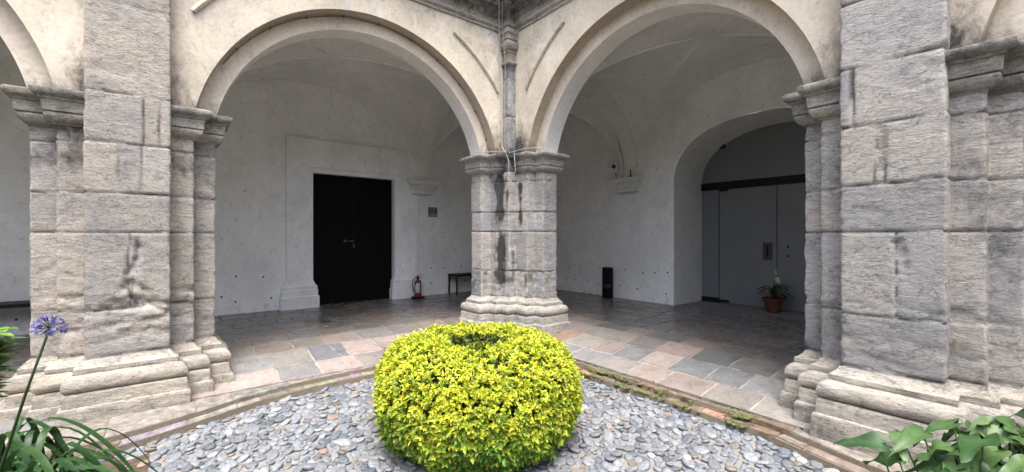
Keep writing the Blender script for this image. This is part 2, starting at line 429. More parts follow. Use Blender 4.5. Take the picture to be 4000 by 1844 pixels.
# ------------------------------------------------------------------ arcade walls
R1, R2, ZC = 2.165, 1.96, 1.0
CREAM = (.56, .50, .41); TAN = (.45, .375, .30); CHALK = (.78, .77, .74)
def arcade(M, label, centres, piers, hmid, hp, spring, seed):
    root = thing('arcade_wall', label, 'arcade wall', M(2.5, -.2, spring), 'plastered arcade walls')
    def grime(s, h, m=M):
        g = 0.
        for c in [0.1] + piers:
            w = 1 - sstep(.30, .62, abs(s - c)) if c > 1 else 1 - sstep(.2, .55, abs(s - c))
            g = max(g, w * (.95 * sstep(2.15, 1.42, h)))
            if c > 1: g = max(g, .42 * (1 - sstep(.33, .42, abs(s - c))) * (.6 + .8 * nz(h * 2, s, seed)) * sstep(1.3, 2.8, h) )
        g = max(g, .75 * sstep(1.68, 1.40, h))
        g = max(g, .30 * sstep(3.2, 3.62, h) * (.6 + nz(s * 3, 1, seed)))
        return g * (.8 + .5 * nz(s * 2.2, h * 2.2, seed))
    def tint(s, h):
        v = 1 + .10 * fb(s * 1.1, h * 1.1, seed)
        c = tuple(x * v for x in CREAM)
        # pale washed streaks below the cornice
        st = sstep(.18, .5, nz(s * 5.5, h * .35, seed + 3)) * sstep(2.3, 3.4, h)
        c = mixc(c, (.64, .65, .66), .8 * st)
        pk = sstep(.05, .5, nz(s * .9 + 3, h * .9, seed + 6)); c = mixc(c, (.58, .50, .43), .5 * pk)
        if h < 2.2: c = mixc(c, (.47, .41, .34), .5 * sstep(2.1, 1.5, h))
        return c
    # layer 1: spandrel wall in the plane t=0 with arch openings
    m = MB(); top = 3.66; xs = []
    bounds = [0.] ; s = 0.
    cols = []
    for c in centres:
        hw = math.sqrt(R1 ** 2 - (spring - ZC) ** 2)
        a0 = math.asin((spring - ZC) / R1); N = 56
        arc = [(c - R1 * math.cos(lerp(a0, PI - a0, i / N)), ZC + R1 * math.sin(lerp(a0, PI - a0, i / N))) for i in range(N + 1)]
        k = max(1, int((arc[0][0] - s) / .05))
        for i in range(k): cols.append((lerp(s, arc[0][0], i / k), spring))
        cols.append((arc[0][0], spring))
        for p in arc: cols.append(p)
        s = arc[-1][0]; cols.append((s, spring))
    k = 12
    for i in range(k + 1): cols.append((lerp(s, s + .9, i / k), spring))
    rows = []; NV = 44
    for j in range(NV + 1):
        r = []
        for (x, zb) in cols:
            h = lerp(zb, top, (j / NV)); 
            t = .006 * fb(x * 2.5, h * 2.5, seed)
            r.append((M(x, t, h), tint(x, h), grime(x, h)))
        rows.append(r)
    m.grid(rows)
    # soffit of layer 1
    for c in centres:
        N = 64; hw = math.sqrt(R1 ** 2 - (spring - ZC) ** 2); a0 = math.asin((spring - ZC) / R1); rows = []
        for t in (0.0, -.06, -.12, -.19):
            r = []
            for i in range(N + 1):
                th = lerp(a0, PI - a0, i / N); x, h = c - R1 * math.cos(th), ZC + R1 * math.sin(th)
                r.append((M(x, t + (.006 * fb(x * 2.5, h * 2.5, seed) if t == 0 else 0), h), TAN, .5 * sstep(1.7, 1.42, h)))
            rows.append(r)
        m.grid(rows)
    m.build('wall_face', PLASTER, root, True, angle=40)
    # arch rings (layer 2)
    for ci, c in enumerate(centres):
        N = 72; a0 = math.asin((spring - ZC) / R2)
        m = MB(); rows = []
        for q in range(6):
            R = lerp(R2, R1 + .06, q / 5); a0q = math.asin((spring - ZC) / R); r = []
            for i in range(N + 1):
                th = lerp(a0q, PI - a0q, i / N); x, h = c - R * math.cos(th), ZC + R * math.sin(th)
                w = .005 * fb(x * 2, h * 2, seed + 2 + ci)
                v = 1 + .12 * fb(x * 1.5, h * 1.5, seed + 8)
                cc = mixc(tuple(k * v for k in (.55, .475, .385)), (.60, .56, .49), .5 * sstep(2.4, 1.6, h))
                r.append((M(x, -.177 + w, h), cc, .62 * sstep(1.72, 1.43, h) * (.7 + .6 * nz(x * 4, h * 3, 2))))
            rows.append(r)
        m.grid(rows)
        ring = m.build('arch', PLASTER, root, True)
        m = MB(); rows = []
        for t in (-.177, -.26, -.34, -.42, -.5):
            r = []
            for i in range(N + 1):
                th = lerp(a0, PI - a0, i / N)
                x0, h0 = math.cos(th), math.sin(th); w = .006 * fb(x0 * 4, h0 * 4, t * 3 + seed)
                x, h = c - (R2 + w * (0 if t == -.177 else 1)) * x0, ZC + (R2 + w * (0 if t == -.177 else 1)) * h0
                r.append((M(x, t + (.005 * fb(x * 2, h * 2, seed + 2 + ci) if t == -.177 else 0), h), CHALK, 0.))
            rows.append(r)
        m.grid(rows); m.build('soffit', WHITE, ring, True)
    # inner (gallery) face
    m = MB(); cols = []; s = -.5
    for c in centres:
        N = 48; a0 = math.asin((spring - ZC) / R2)
        arc = [(c - R2 * math.cos(lerp(a0, PI - a0, i / N)), ZC + R2 * math.sin(lerp(a0, PI - a0, i / N))) for i in range(N + 1)]
        cols += [(s, spring), (arc[0][0], spring)] + arc; s = arc[-1][0]; cols.append((s, spring))
    cols.append((s + .9, spring))
    m.grid([[(M(x, -.5, lerp(zb, 3.7, j / 3)), CHALK, 0.) for x, zb in cols] for j in range(4)])
    # plain wall above, up to the eaves of the upper storey
    m.quad(lambda u, v: M(lerp(-.2, 10.9, u), .0, lerp(4.22, 7.6, v)), 60, 20, CREAM)
    m.quad(lambda u, v: M(lerp(-.5, 10.9, u), -.5, lerp(3.7, 7.6, v)), 2, 2, CREAM)
    m.build('upper_wall', PLASTER, root)
    # raised curved triangular panels in the spandrels
    RT = 2.63
    for c in centres:
        for sg in (-1, 1):
            ths = [math.atan2(3.31 - ZC, 1.25), math.atan2(2.53 - ZC, 2.14)]
            arc = []
            for i in range(15):
                th = lerp(ths[0], ths[1], i / 14); arc.append((c + sg * RT * math.cos(th), ZC + RT * math.sin(th)))
            corner = (c + sg * 2.15, 3.34)
            m = MB(); th_ = .022
            if c + sg * 2.14 > 10.2: continue
            for i in range(14):
                p, q = arc[i], arc[i + 1]
                m.poly([M(p[0], th_, p[1]), M(q[0], th_, q[1]), M(corner[0], th_, corner[1])], tint(p[0], p[1]), .12)
                # projecting rounded lip along the curve
                dx, dz = (c - p[0]) / RT * .022, (ZC - p[1]) / RT * .022
                m.poly([M(p[0], th_ + .024, p[1]), M(q[0], th_ + .024, q[1]), M(q[0] + dx, th_ + .004, q[1] + dz), M(p[0] + dx, th_ + .004, p[1] + dz)], CREAM, .12)
                m.poly([M(p[0] + dx, th_ + .004, p[1] + dz), M(q[0] + dx, th_ + .004, q[1] + dz), M(q[0] + dx, -.01, q[1] + dz), M(p[0] + dx, -.01, p[1] + dz)], CREAM, .2)
                m.poly([M(p[0], th_ + .024, p[1]), M(q[0], th_ + .024, q[1]), M(q[0] - dx * 1.8, th_, q[1] - dz * 1.8), M(p[0] - dx * 1.8, th_, p[1] - dz * 1.8)], CREAM, .05)
            for p, q in ((arc[0], corner), (arc[-1], corner)):
                m.poly([M(p[0], th_, p[1]), M(q[0], th_, q[1]), M(q[0], -.01, q[1]), M(p[0], -.01, p[1])], CREAM, .15)
            m.build('spandrel_panel', PLASTER, root)
    return root
arcL = arcade(ML, 'cream plastered arcade wall left of the corner, dark cable along its arch', [2.42, 7.76], [5.09, 10.4], .54, .33, 1.415, 3)
arcR = arcade(MR, 'cream plastered arcade wall right of the corner, no cable on its arch', [2.615, 7.82], [5.215, 10.4], .52, .33, 1.425, 8)

# cornice
cor = thing('cornice', 'stained moulded stone cornice running above both arcades and round the corner', 'cornice', W(0, 0, 3.6))
path = [(10.9, 0), (5.42, 0), (5.42, .19), (4.76, .19), (4.76, 0), (.155, 0), (.155, .165), (0, .165), (0, 4.885), (.19, 4.885), (.19, 5.545), (0, 5.545), (0, 10.9)]
prof = [(0, 3.58), (.028, 3.585), (.03, 3.625), (.045, 3.63)] + arc_prof(.05, 3.635, .055, 3.69, .02, 5) + [(.05, 3.70), (.07, 3.76), (.11, 3.83), (.17, 3.88), (.25, 3.90), (.255, 3.94), (.28, 3.945), (.285, 4.0)] + \
       arc_prof(.30, 4.0, .34, 4.12, .03, 5) + [(.36, 4.13), (.36, 4.17), (.02, 4.23)]
m = MB(); sweep(m, path, False, prof, .04, .015, rough_disp(61, .008),
    rough_tint(61, (.56, .52, .46), lambda p, h: (.20 + .25 * (1 - sstep(.6, 2.2, abs(p[0]) + abs(p[1])))) * (.55 + .9 * sstep(3.68, 3.8, h)) + .22 * fb(p[0] * 1.5, p[1] * 1.5, h)), flip=True)
m.build('moulding', STONE, cor, True, angle=35)

# ------------------------------------------------------------------ gallery vaults
VC, VS = 3.33, 1.41
def prof_el(x, half, rise): return rise * math.sqrt(max(0., 1 - (x / half) ** 2))
VW = (.74, .73, .69)
def vault(M, label, bays, bands, tw, corner=False):
    root = thing('vaulted_ceiling', label, 'vault', M(2.5, -2.3, VC), 'whitewashed groin vaults')
    t0, t1 = tw, -.5; tc, th = (t0 + t1) / 2, (t1 - t0) / 2
    for (s0, s1) in bays:
        sc, sh = (s0 + s1) / 2, (s1 - s0) / 2; m = MB(); N = 40
        def P(i, j):
            u, v = -math.cos(PI * i / N), -math.cos(PI * j / N)
            h = VS + max(prof_el(u, 1, VC - VS), prof_el(v, 1, VC - VS))
            return M(sc + u * sh, tc + v * th, h + .006 * fb(u * 3, v * 3, s0))
        idx = [[[m.vert(P(i, j), VW) for j in range(N + 1)] for i in range(N + 1)] for _ in range(2)]
        for i in range(N):
            for j in range(N):
                up = (i - N / 2 + .5) * (j - N / 2 + .5) > 0
                for tri in (((0, 0), (1, 0), (1, 1)), ((0, 0), (1, 1), (0, 1))) if up else (((0, 0), (1, 0), (0, 1)), ((1, 0), (1, 1), (0, 1))):
                    cu = sum(i + q[0] for q in tri) / 3 - N / 2; cv_ = sum(j + q[1] for q in tri) / 3 - N / 2
                    I = idx[0 if abs(cu) < abs(cv_) else 1]
                    m.face(*[I[i + q[0]][j + q[1]] for q in tri])
        bay = m.build('vault_bay', WHITE, root, True)
        for su in (-1, 1):
            for sv in (-1, 1):
                rb = MB(); pts = []
                for i in range(1, 25):
                    k = math.sin(PI / 2 * i / 25); pts.append(M(sc + su * k * sh, tc + sv * k * th, VS + prof_el(k, 1, VC - VS) + .001))
                rb.tube(pts, .02, 6, (.80, .79, .75)); rb.build('groin', WHITE, bay, True)
    for (s0, s1) in bands:
        m = MB(); N = 40; rise = 1.72; hf = th - .04
        cur = [(tc + hf * -math.cos(PI * i / N), VS - .02 + rise * math.sin(PI * i / N)) for i in range(N + 1)]
        m.grid([[(M(s, t, h), VW, 0.) for t, h in cur] for s in (s0, lerp(s0, s1, .5), s1)])
        for s in (s0, s1):
            m.grid([[(M(s, t, h), VW, 0.) for t, h in cur], [(M(s, lerp(t, tc + (t - tc) * 1.1, 1), max(h, h + .35)), VW, 0.) for t, h in cur]])
        m.build('transverse_arch', WHITE, root, True, angle=30)
    return root
vL = vault(ML, 'whitewashed vault over the left gallery, above the dark wooden door', [(-.06, 4.88), (5.30, 10.3)], [(-.42, -.06), (4.88, 5.30)], -4.04)
vR = vault(MR, 'whitewashed vault over the right gallery, above the glass doorway', [(-.06, 5.0), (5.42, 10.3)], [(-.42, -.06), (5.0, 5.42)], -3.99)
vK = vault(ML, 'whitewashed vault over the gallery corner behind the central pier', [(-3.99, -.42)], [], -4.04)
def roofs():
    m = MB(); m.box((-4.6, -4.6, 3.5), (10.9, -.52, 3.62), W); m.box((-4.6, -.52, 3.5), (-.52, 10.9, 3.62), W)
    m.box((-4.8, -4.8, 7.6), (10.9, .35, 7.75), W); m.box((-4.8, .35, 7.6), (.35, 10.9, 7.75), W)
    return m
r_ = thing('upper_floor', 'floor slab and roof of the storey above the galleries', 'floor slab', W(-2, -2, 3.5)); 
roofs().build('slab', WHITE, r_)

for nm, lo, hi in (('opposite', (16, -5, -1.9), (17, 17, 6.5)), ('facing', (-5, 16, -1.9), (16, 17, 6.5))):  # unseen wings, added to keep low sky light out of the galleries
    o_ = thing('added_wing', 'unseen plain wing added on the %s side of the courtyard to cut low sky light' % nm, 'building', W(lo[0], lo[1], -1.9), 'unseen wings added to cut sky light')
    m = MB(); m.box(lo, hi, W, (.32, .29, .24)); m.build('wall_face', PLASTER, o_)
# ------------------------------------------------------------------ back walls
def fl(a, b):          # gallery floor height
    t = min(a, b)
    return lerp(-1.55, -1.745, sstep(-1.3, .5, t) ) + (-.02 if a > b else 0) * sstep(-1.3, .3, t) + .004 * nz(a, b, 2)
WALLC = (.78, .78, .765)
def wtint(M):
    def f(p): return mixc(WALLC, (.87, .88, .89), sstep(1.2, .4, p.z) * (.5 + .5 * nz(p.x * 1.3, p.y * 1.3, p.z)))
    return f
def wall_rect(m, M, s0, s1, h0, h1, t, step=.12):
    nu, nv = max(1, int((s1 - s0) / step)), max(1, int((h1 - h0) / step))
    m.quad(lambda u, v: M(lerp(s0, s1, u), t + .004 * fb(lerp(s0, s1, u) * 1.5, lerp(h0, h1, v) * 1.5, 3), lerp(h0, h1, v)), nu, nv, wtint(M),
           lambda p: .16 * sstep(.55, .25, p.z) )
def anchors(M, t, pts, root):
    for s, h in pts:
        m = MB(); o = M(s, t, h); rg = random.Random(int(s * 1000))
        dx = (M(1, 0, 0) - M(0, 0, 0)); dn = (M(0, 1, 0) - M(0, 0, 0)); up = Vector((0, 0, 1))
        for (r0, r1, d) in ((.021, .026, .003), (.009, .008, .009)):
            N = 10; k = [m.vert(o + dn * d + (dx * math.cos(2 * PI * i / N) + up * math.sin(2 * PI * i / N)) * r0 * rg.uniform(.8, 1.1), (.06, .065, .075)) for i in range(N)]
            q = [m.vert(o - dn * .01 + (dx * math.cos(2 * PI * i / N) + up * math.sin(2 * PI * i / N)) * r0, (.06, .065, .075)) for i in range(N)]
            m.face(*k)
            for i in range(N): m.face(k[i], k[(i + 1) % N], q[(i + 1) % N], q[i])
        m.build('wall_plug', PAPER, root)
CORB = [(.0, 1.07), (.012, 1.08), (.02, 1.175), (.05, 1.18), (.06, 1.27), (.085, 1.275), (.085, 1.30), (.12, 1.31), (.165, 1.385), (.165, 1.405), (-.05, 1.41)]
def corbel(M, s, t, root, w=.26, d=.10):
    conv = (lambda q: q) if M is ML else (lambda q: (q[1], q[0]))
    m = MB(); sweep(m, [conv((s - w, t - .03)), conv((s - w, t + d)), conv((s + w, t + d)), conv((s + w, t - .03))], False, CORB, .06, .03, None, lambda *k: ((.68, .68, .66), 0.))
    m.build('corbel', WHITE, root, True, angle=30)

TL = -4.04
wl = thing('gallery_wall', 'white back wall of the left gallery with the dark wooden door', 'wall', ML(2, TL, -1.56), 'white gallery walls')
m = MB(); HB = -1.62
D0, D1, DH = .46, 2.33, 1.39
wall_rect(m, ML, -4.0, D0, HB, 3.55, TL); wall_rect(m, ML, D0, D1, DH, 3.55, TL); wall_rect(m, ML, D1, 10.7, HB, 3.55, TL)
m.build('wall_face', WHITE, wl)
# raised door surround: outer slab, inner fillet frame and moulded pedestals
m = MB(); SW = (.80, .805, .80)
SX0, SX1, ST = -.15, 2.86, 2.12
for (x0, x1, z0, z1, q) in ((D1 + .085, SX1, -1.0, ST, .075), (SX0, D0 - .14, -1.0, ST, .075), (D0 - .14, D1 + .085, DH + .11, ST, .075),
                            (D1, D1 + .085, -1.0, DH + .11, .045), (D0 - .14, D0, -1.0, DH + .11, .045), (D0, D1, DH, DH + .11, .045)):
    m.box((x0, TL - .01, z0), (x1, TL + q, z1), ML, SW)
m.build('door_surround', WHITE, wl, bevel=.006)
for (x0, x1) in ((D1 - .01, SX1 + .04), (-.16, D0 + .02)):
    m = MB(); cv = [(x0, TL - .02), (x0, TL + .08), (x1, TL + .08), (x1, TL - .02)]
    sweep(m, cv, False, [(.09, -1.66), (.09, -1.30), (.065, -1.285), (.065, -1.16), (.055, -1.15), (.055, -1.12)] + arc_prof(.05, -1.12, .03, -1.06, .015, 5) + [(.02, -1.05), (.005, -1.0), (-.02, -.96)], .05, .02, rough_disp(5, .002), lambda *k: ((.74, .75, .75), 0.))
    m.build('pedestal', WHITE, wl, True, angle=30)
# reveal and door
m = MB()
m.quad(lambda u, v: ML(D0, lerp(TL, TL - .3, u), lerp(HB, DH, v)), 2, 8, SW); m.quad(lambda u, v: ML(D1, lerp(TL, TL - .3, u), lerp(HB, DH, v)), 2, 8, SW)
m.quad(lambda u, v: ML(lerp(D0, D1, u), lerp(TL, TL - .3, v), DH), 4, 2, SW); m.build('reveal', WHITE, wl)
dr = MB()
dt = TL - .12
for i in range(2):
    x0 = lerp(D0, D1, i / 2) + .004; x1 = lerp(D0, D1, (i + 1) / 2) - .004
    dr.box((x0, dt - .06, -1.6), (x1, dt, DH), ML)
    for k in range(3):
        z0 = -1.5 + k * .95; dr.box((x0 + .1, dt, z0), (x1 - .1, dt + .012, z0 + .82), ML)
door = dr.build('door', DOORW, wl, bevel=.006)
m = MB(); lt = dt + .03
m.box((1.40, lt, -.125), (1.62, lt + .02, -.11), ML); m.box((1.60, lt - .02, -.15), (1.64, lt + .03, -.085), ML); m.box((1.42, lt - .02, -.14), (1.46, lt + .03, -.095), ML)
m.build('bolt', STEEL, door)
m = MB(); m.tube([ML(1.47, lt + .03, -.13), ML(1.45, lt + .04, -.155), ML(1.43, lt + .04, -.19)], .006, 6); m.box((1.39, lt + .01, -.27), (1.44, lt + .045, -.19), ML)
m.build('padlock', STEEL, door, bevel=.004)
for s in (-.25, 5.09): corbel(ML, s, TL, wl)
anchors(ML, TL, [(3.28, -.839), (3.136, -1.289), (-.567, -.843), (-.928, -.851), (-1.487, -.833), (-.567, -1.241), (-1.12, -1.24), (-1.61, -1.225), (3.755, -.802), (3.991, -1.192), (3.762, -1.311), (6.649, -1.305), (6.36, -.86), (4.4, -.84)], wl)

TR = -3.99
wr = thing('gallery_wall', 'white back wall of the right gallery with the arched glass doorway', 'wall', MR(2, TR, -1.56), 'white gallery walls')
O0, O1, OS, OR_ = .85, 4.35, 1.2, 1.17
N = 48; oc, oh = (O0 + O1) / 2, (O1 - O0) / 2
def sup(i):
    th = PI * i / N; e = 2 / 2.25
    cx, sx = math.cos(th), math.sin(th)
    return oc - oh * math.copysign(abs(cx) ** e, cx), OS + OR_ * abs(sx) ** e
oarc = [sup(i) for i in range(N + 1)]
m = MB(); wall_rect(m, MR, -3.98, O0, HB, 3.55, TR); wall_rect(m, MR, O1, 10.7, HB, 3.55, TR)
wt = wtint(MR); rows = []
for j in range(9):
    rows.append([(MR(x, TR + .004 * fb(x * 1.5, lerp(h, 3.55, j / 8) * 1.5, 3), lerp(h, 3.55, j / 8)), WALLC, 0.) for x, h in oarc])
m.grid(rows)
m.build('wall_face', WHITE, wr, True, angle=40)
m = MB(); TG = -5.29; RC = (.70, .70, .69)
fullarc = [(O0, HB)] + [(O0, lerp(HB, OS, i / 14)) for i in range(1, 14)] + oarc + [(O1, lerp(OS, HB, i / 14)) for i in range(1, 15)]
m.grid([[(MR(x, lerp(TR, TG, q / 10) , h + .004 * nz(x * 3, h * 3, q * .5)), RC, .10 * sstep(-1.1, -1.5, h)) for x, h in fullarc] for q in range(11)])
m.build('reveal', WHITE, wr, True, angle=50)
gd = thing('glass_door', 'smoked glass door in a black-barred arched screen under the right arch', 'glass door', MR(2.6, TG, -1.55))
gt = TG + .06
m = MB()
up = [p for p in oarc if p[1] > 1.26]
ctr = (oc, 1.25)
for p, q in zip(up, up[1:]): m.poly([MR(p[0], gt, p[1]), MR(q[0], gt, q[1]), MR(q[0], gt, 1.25), MR(p[0], gt, 1.25)])
m.build('transom_glass', GLASSM, gd)
m = MB(); m.box((O0 + .01, gt - .03, 1.085), (O1 - .01, gt + .04, 1.25), MR); m.build('head_rail', BLACK, gd)
for k, (x0, x1) in enumerate(((O0 + .01, 1.262), (1.28, 2.48), (2.497, 3.70), (3.715, O1 - .01))):
    m = MB(); m.box((x0, gt - .006, -1.545), (x1, gt + .006, 1.075), MR)
    pane = m.build('glass_panel', GLASSM, gd)
    if k in (0, 3):
        m = MB(); m.box((x0, gt - .02, -1.56), (x1, gt + .02, -1.44), MR); m.build('floor_rail', BLACK, pane)
    if k == 1:
        m = MB(); m.box((x0 + .0, gt - .02, 1.03), (x0 + .2, gt + .02, 1.074), MR); m.box((x0, gt - .02, -1.53), (x0 + .22, gt + .02, -1.47), MR); m.build('pivot', BLACK, pane)
        m = MB(); m.box((2.215, gt + .007, -.52), (2.40, gt + .012, -.14), MR); 
        m.build('handle_plate', STEEL, pane)
        m = MB(); m.tube([MR(2.31, gt + .01, -.22), MR(2.31, gt + .06, -.22), MR(2.31, gt + .06, -.44), MR(2.31, gt + .01, -.44)], .011, 8); m.build('handle', BLACK, pane)
    if k == 2:
        m = MB()
        for h in (-.224, -.416): m.tube([MR(2.694, gt, h), MR(2.694, gt + .03, h)], .022, 10)
        m.build('handle', BLACK, pane)
m = MB(); m.box((1.30, gt - .02, 2.02), (1.42, gt + .05, 2.11), MR); m.build('clamp', BLACK, gd)
# the dim room behind the glass
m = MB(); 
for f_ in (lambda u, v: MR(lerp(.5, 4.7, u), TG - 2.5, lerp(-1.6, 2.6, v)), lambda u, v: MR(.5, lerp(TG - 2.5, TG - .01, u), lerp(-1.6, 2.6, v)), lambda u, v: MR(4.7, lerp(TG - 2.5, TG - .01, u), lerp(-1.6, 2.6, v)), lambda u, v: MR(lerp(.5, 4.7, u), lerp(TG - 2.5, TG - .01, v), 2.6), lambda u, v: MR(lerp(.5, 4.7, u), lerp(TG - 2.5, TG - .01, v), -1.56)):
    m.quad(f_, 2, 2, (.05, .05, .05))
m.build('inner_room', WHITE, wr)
for s in (-.33, 5.2): corbel(MR, s, TR, wr)
anchors(MR, TR, [(-2.328, -.883), (-1.926, -.843), (-1.241, -.831), (-.449, -.829), (.055, -.882), (.374, -.847), (.698, -.825), (-2.483, -1.219), (-2.109, -1.212), (-1.669, -1.219), (-1.321, -1.248), (-.61, -1.23), (-.105, -1.266), (.663, -1.309)], wr)
m = MB()
for (s, hh, t) in ((0, 0, 0),):
    pass
for M_, t_ in ((ML, TL), (MR, TR)):
    e = thing('end_wall', 'white wall closing the far %s end of the gallery' % ('left' if M_ is ML else 'right'), 'wall', M_(10.7, -2, -1.5))
    m = MB(); m.quad(lambda u, v: M_(10.7, lerp(t_, -.3, u), lerp(-1.7, 3.55, v)), 6, 8, WALLC); m.build('wall_face', WHITE, e)

# ------------------------------------------------------------------ gallery floor of flagstones
FC = [((.31, .26, .235), 4), ((.34, .29, .265), 3), ((.235, .23, .23), 4), ((.18, .185, .19), 2), ((.28, .26, .235), 3), ((.31, .22, .17), .5), ((.26, .24, .225), 4)]
def pickc(r):
    k = r.random() * sum(w for _, w in FC)
    for c, w in FC:
        k -= w
        if k < 0: break
    v = r.uniform(.85, 1.15); return tuple(x * v for x in c)
def slab(m, corners, r, fz, lift=0., shrink=.007, col=None, pol=0.):
    cx = sum(p[0] for p in corners) / 4; cy = sum(p[1] for p in corners) / 4
    col = col or pickc(r); kk = .86 - .40 * pol; col = tuple(x * kk for x in col); dz = r.uniform(-.003, .004) + lift  # slab colour darkened inside the gallery to paint in its shade
    tx, ty = r.uniform(-.006, .006), r.uniform(-.006, .006)
    out = []
    n = 4
    for i in range(n):
        p, q = corners[i], corners[(i + 1) % n]; k = 5
        for j in range(k):
            u = j / k; x, y = lerp(p[0], q[0], u), lerp(p[1], q[1], u)
            w = r.uniform(-.011, .011); x += w; y += w * .6
            d = math.hypot(x - cx, y - cy); f = (d - shrink * 1.2) / d
            out.append((cx + (x - cx) * f, cy + (y - cy) * f))
    top = []; bot = []; inn = []
    for (x, y) in out:
        z = fz(x, y) + dz + tx * (x - cx) + ty * (y - cy)
        d = math.hypot(x - cx, y - cy); g = (d - .012) / d
        top.append(m.vert(W(x, y, z - .005), col, pol)); bot.append(m.vert(W(x, y, z - .05), col, pol))
        inn.append(m.vert(W(cx + (x - cx) * g, cy + (y - cy) * g, z), col, pol))
    K = len(out)
    for i in range(K):
        j = (i + 1) % K; m.face(bot[i], bot[j], top[j], top[i]); m.face(top[i], top[j], inn[j], inn[i])
    m.face(*inn)
m = MB(); r = random.Random(5)
def polish_shade(a, b):  # smoother finish under the vaults, and gallery shade put into the colour
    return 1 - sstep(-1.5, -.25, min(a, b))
def tiles(left):
    t = -4.3; row = 0
    ts = []
    while t < .22: w = r.uniform(.40, .50); ts.append((t, t + w)); t += w
    # stretch so that the last row ends at the edge
    k = .27 / 1; sc = (.27 + 4.3) / (ts[-1][1] + 4.3)
    ts = [(-4.3 + (a + 4.3) * sc, -4.3 + (b + 4.3) * sc) for a, b in ts]
    for (ta, tb) in ts:
        s = (-4.3 if left else .27) + r.uniform(-.0, .0); s += 0 if not left else r.uniform(-.3, 0)
        while s < 10.8:
            w = r.uniform(.40, .56)
            q = [(s, ta), (s + w, ta), (s + w, tb), (s, tb)]
            if not left: q = [(b, a) for a, b in q]
            if r.random() < .10:      # a slab broken in two
                u = r.uniform(.35, .65); u2 = u + r.uniform(-.15, .15)
                mid0 = tuple(lerp(q[0][i], q[1][i], u) for i in (0, 1)); mid1 = tuple(lerp(q[3][i], q[2][i], u2) for i in (0, 1))
                parts = [[q[0], mid0, mid1, q[3]], [mid0, q[1], q[2], mid1]]
                c0 = pickc(r)
                for p in parts: slab(m, p, r, fl, col=tuple(x * r.uniform(.95, 1.05) for x in c0), shrink=.005, pol=polish_shade((p[0][0] + p[2][0]) / 2, (p[0][1] + p[2][1]) / 2))
            else: slab(m, q, r, fl, pol=polish_shade((q[0][0] + q[2][0]) / 2, (q[0][1] + q[2][1]) / 2))
            s += w
tiles(True); tiles(False)
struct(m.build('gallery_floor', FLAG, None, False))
m = MB()
def fgrid(a0, a1, b0, b1):
    m.quad(lambda u, v: W(lerp(a0, a1, u), lerp(b0, b1, v), fl(lerp(a0, a1, u), lerp(b0, b1, v)) - .009), int((a1 - a0) / .25), int((b1 - b0) / .25), lambda p: mixc((.38, .35, .32), (.16, .15, .14), polish_shade(-p.y, p.x)))  # bedding painted darker with the same gallery shade
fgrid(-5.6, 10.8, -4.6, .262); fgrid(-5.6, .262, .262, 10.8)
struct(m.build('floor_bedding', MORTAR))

# ------------------------------------------------------------------ kerbs, pebbles, soil, ground
def interp(x, pts):
    if x <= pts[0][0]: return pts[0][1]
    for (x0, y0), (x1, y1) in zip(pts, pts[1:]):
        if x <= x1: return lerp(y0, y1, (x - x0) / (x1 - x0))
    return pts[-1][1]
KL = [(0, .50), (2.5, .46), (3.4, .48), (4.0, .58), (4.7, .86), (5.3, 1.05), (11, 1.1)]
KR = [(0, .50), (2, .47), (4.4, .46), (5.2, .66), (11, .75)]
m = MB(); r = random.Random(9)
KC = [(.27, .215, .17), (.24, .20, .16), (.31, .27, .23), (.36, .22, .16), (.31, .29, .26), (.22, .185, .15), (.35, .32, .29)]
for left, K in ((True, KL), (False, KR)):
    for row in range(2):
        s = .3
        while s < 10.8:
            w = r.uniform(.28, .75) if row == 0 else r.uniform(.22, .5)
            def tt(x, q):
                o = interp(x, K); e0 = .275; mid = o - .12
                return (e0, mid, o)[q]
            q = [(s, tt(s, row)), (s + w, tt(s + w, row)), (s + w, tt(s + w, row + 1)), (s, tt(s, row + 1))]
            c = r.choice(KC); c = tuple(x * r.uniform(.68, .92) for x in c)
            if row == 0 and s > 3.9 and left or row == 0 and not left and s > 4.2: c = mixc(c, (.27, .245, .225), .8)
            elif row == 0 and left: c = mixc(c, (.24, .20, .17), .4)
            if not left and 1.2 < s < 4.3 and r.random() < .8: c = mixc(c, (.13, .115, .06), .65)
            if not left and row == 1 and r.random() < .35: c = (.40, .22, .15)
            if not left: q = [(b, a) for a, b in q]
            base = -1.765 if row == 0 else -1.815
            slab(m, q, r, lambda x, y: base + .008 * nz(x * 3, y * 3, 5), 0., .006, c, 0.)
            s += w
kbd = MB()
for left, K in ((True, KL), (False, KR)):
    for row, hh in ((0, -1.776), (1, -1.826)):
        f = lambda u, v: ((lerp(.2, 10.8, u)), (.27 if row == 0 else interp(lerp(.2, 10.8, u), K) - .125), (interp(lerp(.2, 10.8, u), K) - .12 if row == 0 else interp(lerp(.2, 10.8, u), K) + .012))
        def P(u, v):
            x, e0, e1 = f(u, v); y = lerp(e0, e1, v)
            return W(x, y, hh + (.003 if left else 0)) if left else W(y, x, hh)
        kbd.quad(P, 160, 2, (.20, .17, .13))
        kbd.quad(lambda u, v: (lambda q: W(q[0], q[2], lerp(hh, -1.9, v)) if left else W(q[2], q[0], lerp(hh, -1.9, v)))(f(u, 0)), 160, 1, (.20, .17, .13))
struct(kbd.build('kerb_bedding', MORTAR))
struct(m.build('kerb', KERB))
ks = MB()
def inside(a, b): return a > interp(b, KR) and b > interp(a, KL)
m = MB(); NG = 90
m.quad(lambda u, v: W(lerp(.2, 9, u), lerp(.2, 9, v), -1.892 + .005 * nz(u * 30, v * 30, 1)), NG, NG, (.235, .23, .22))
struct(m.build('mortar_bed', MORTAR))
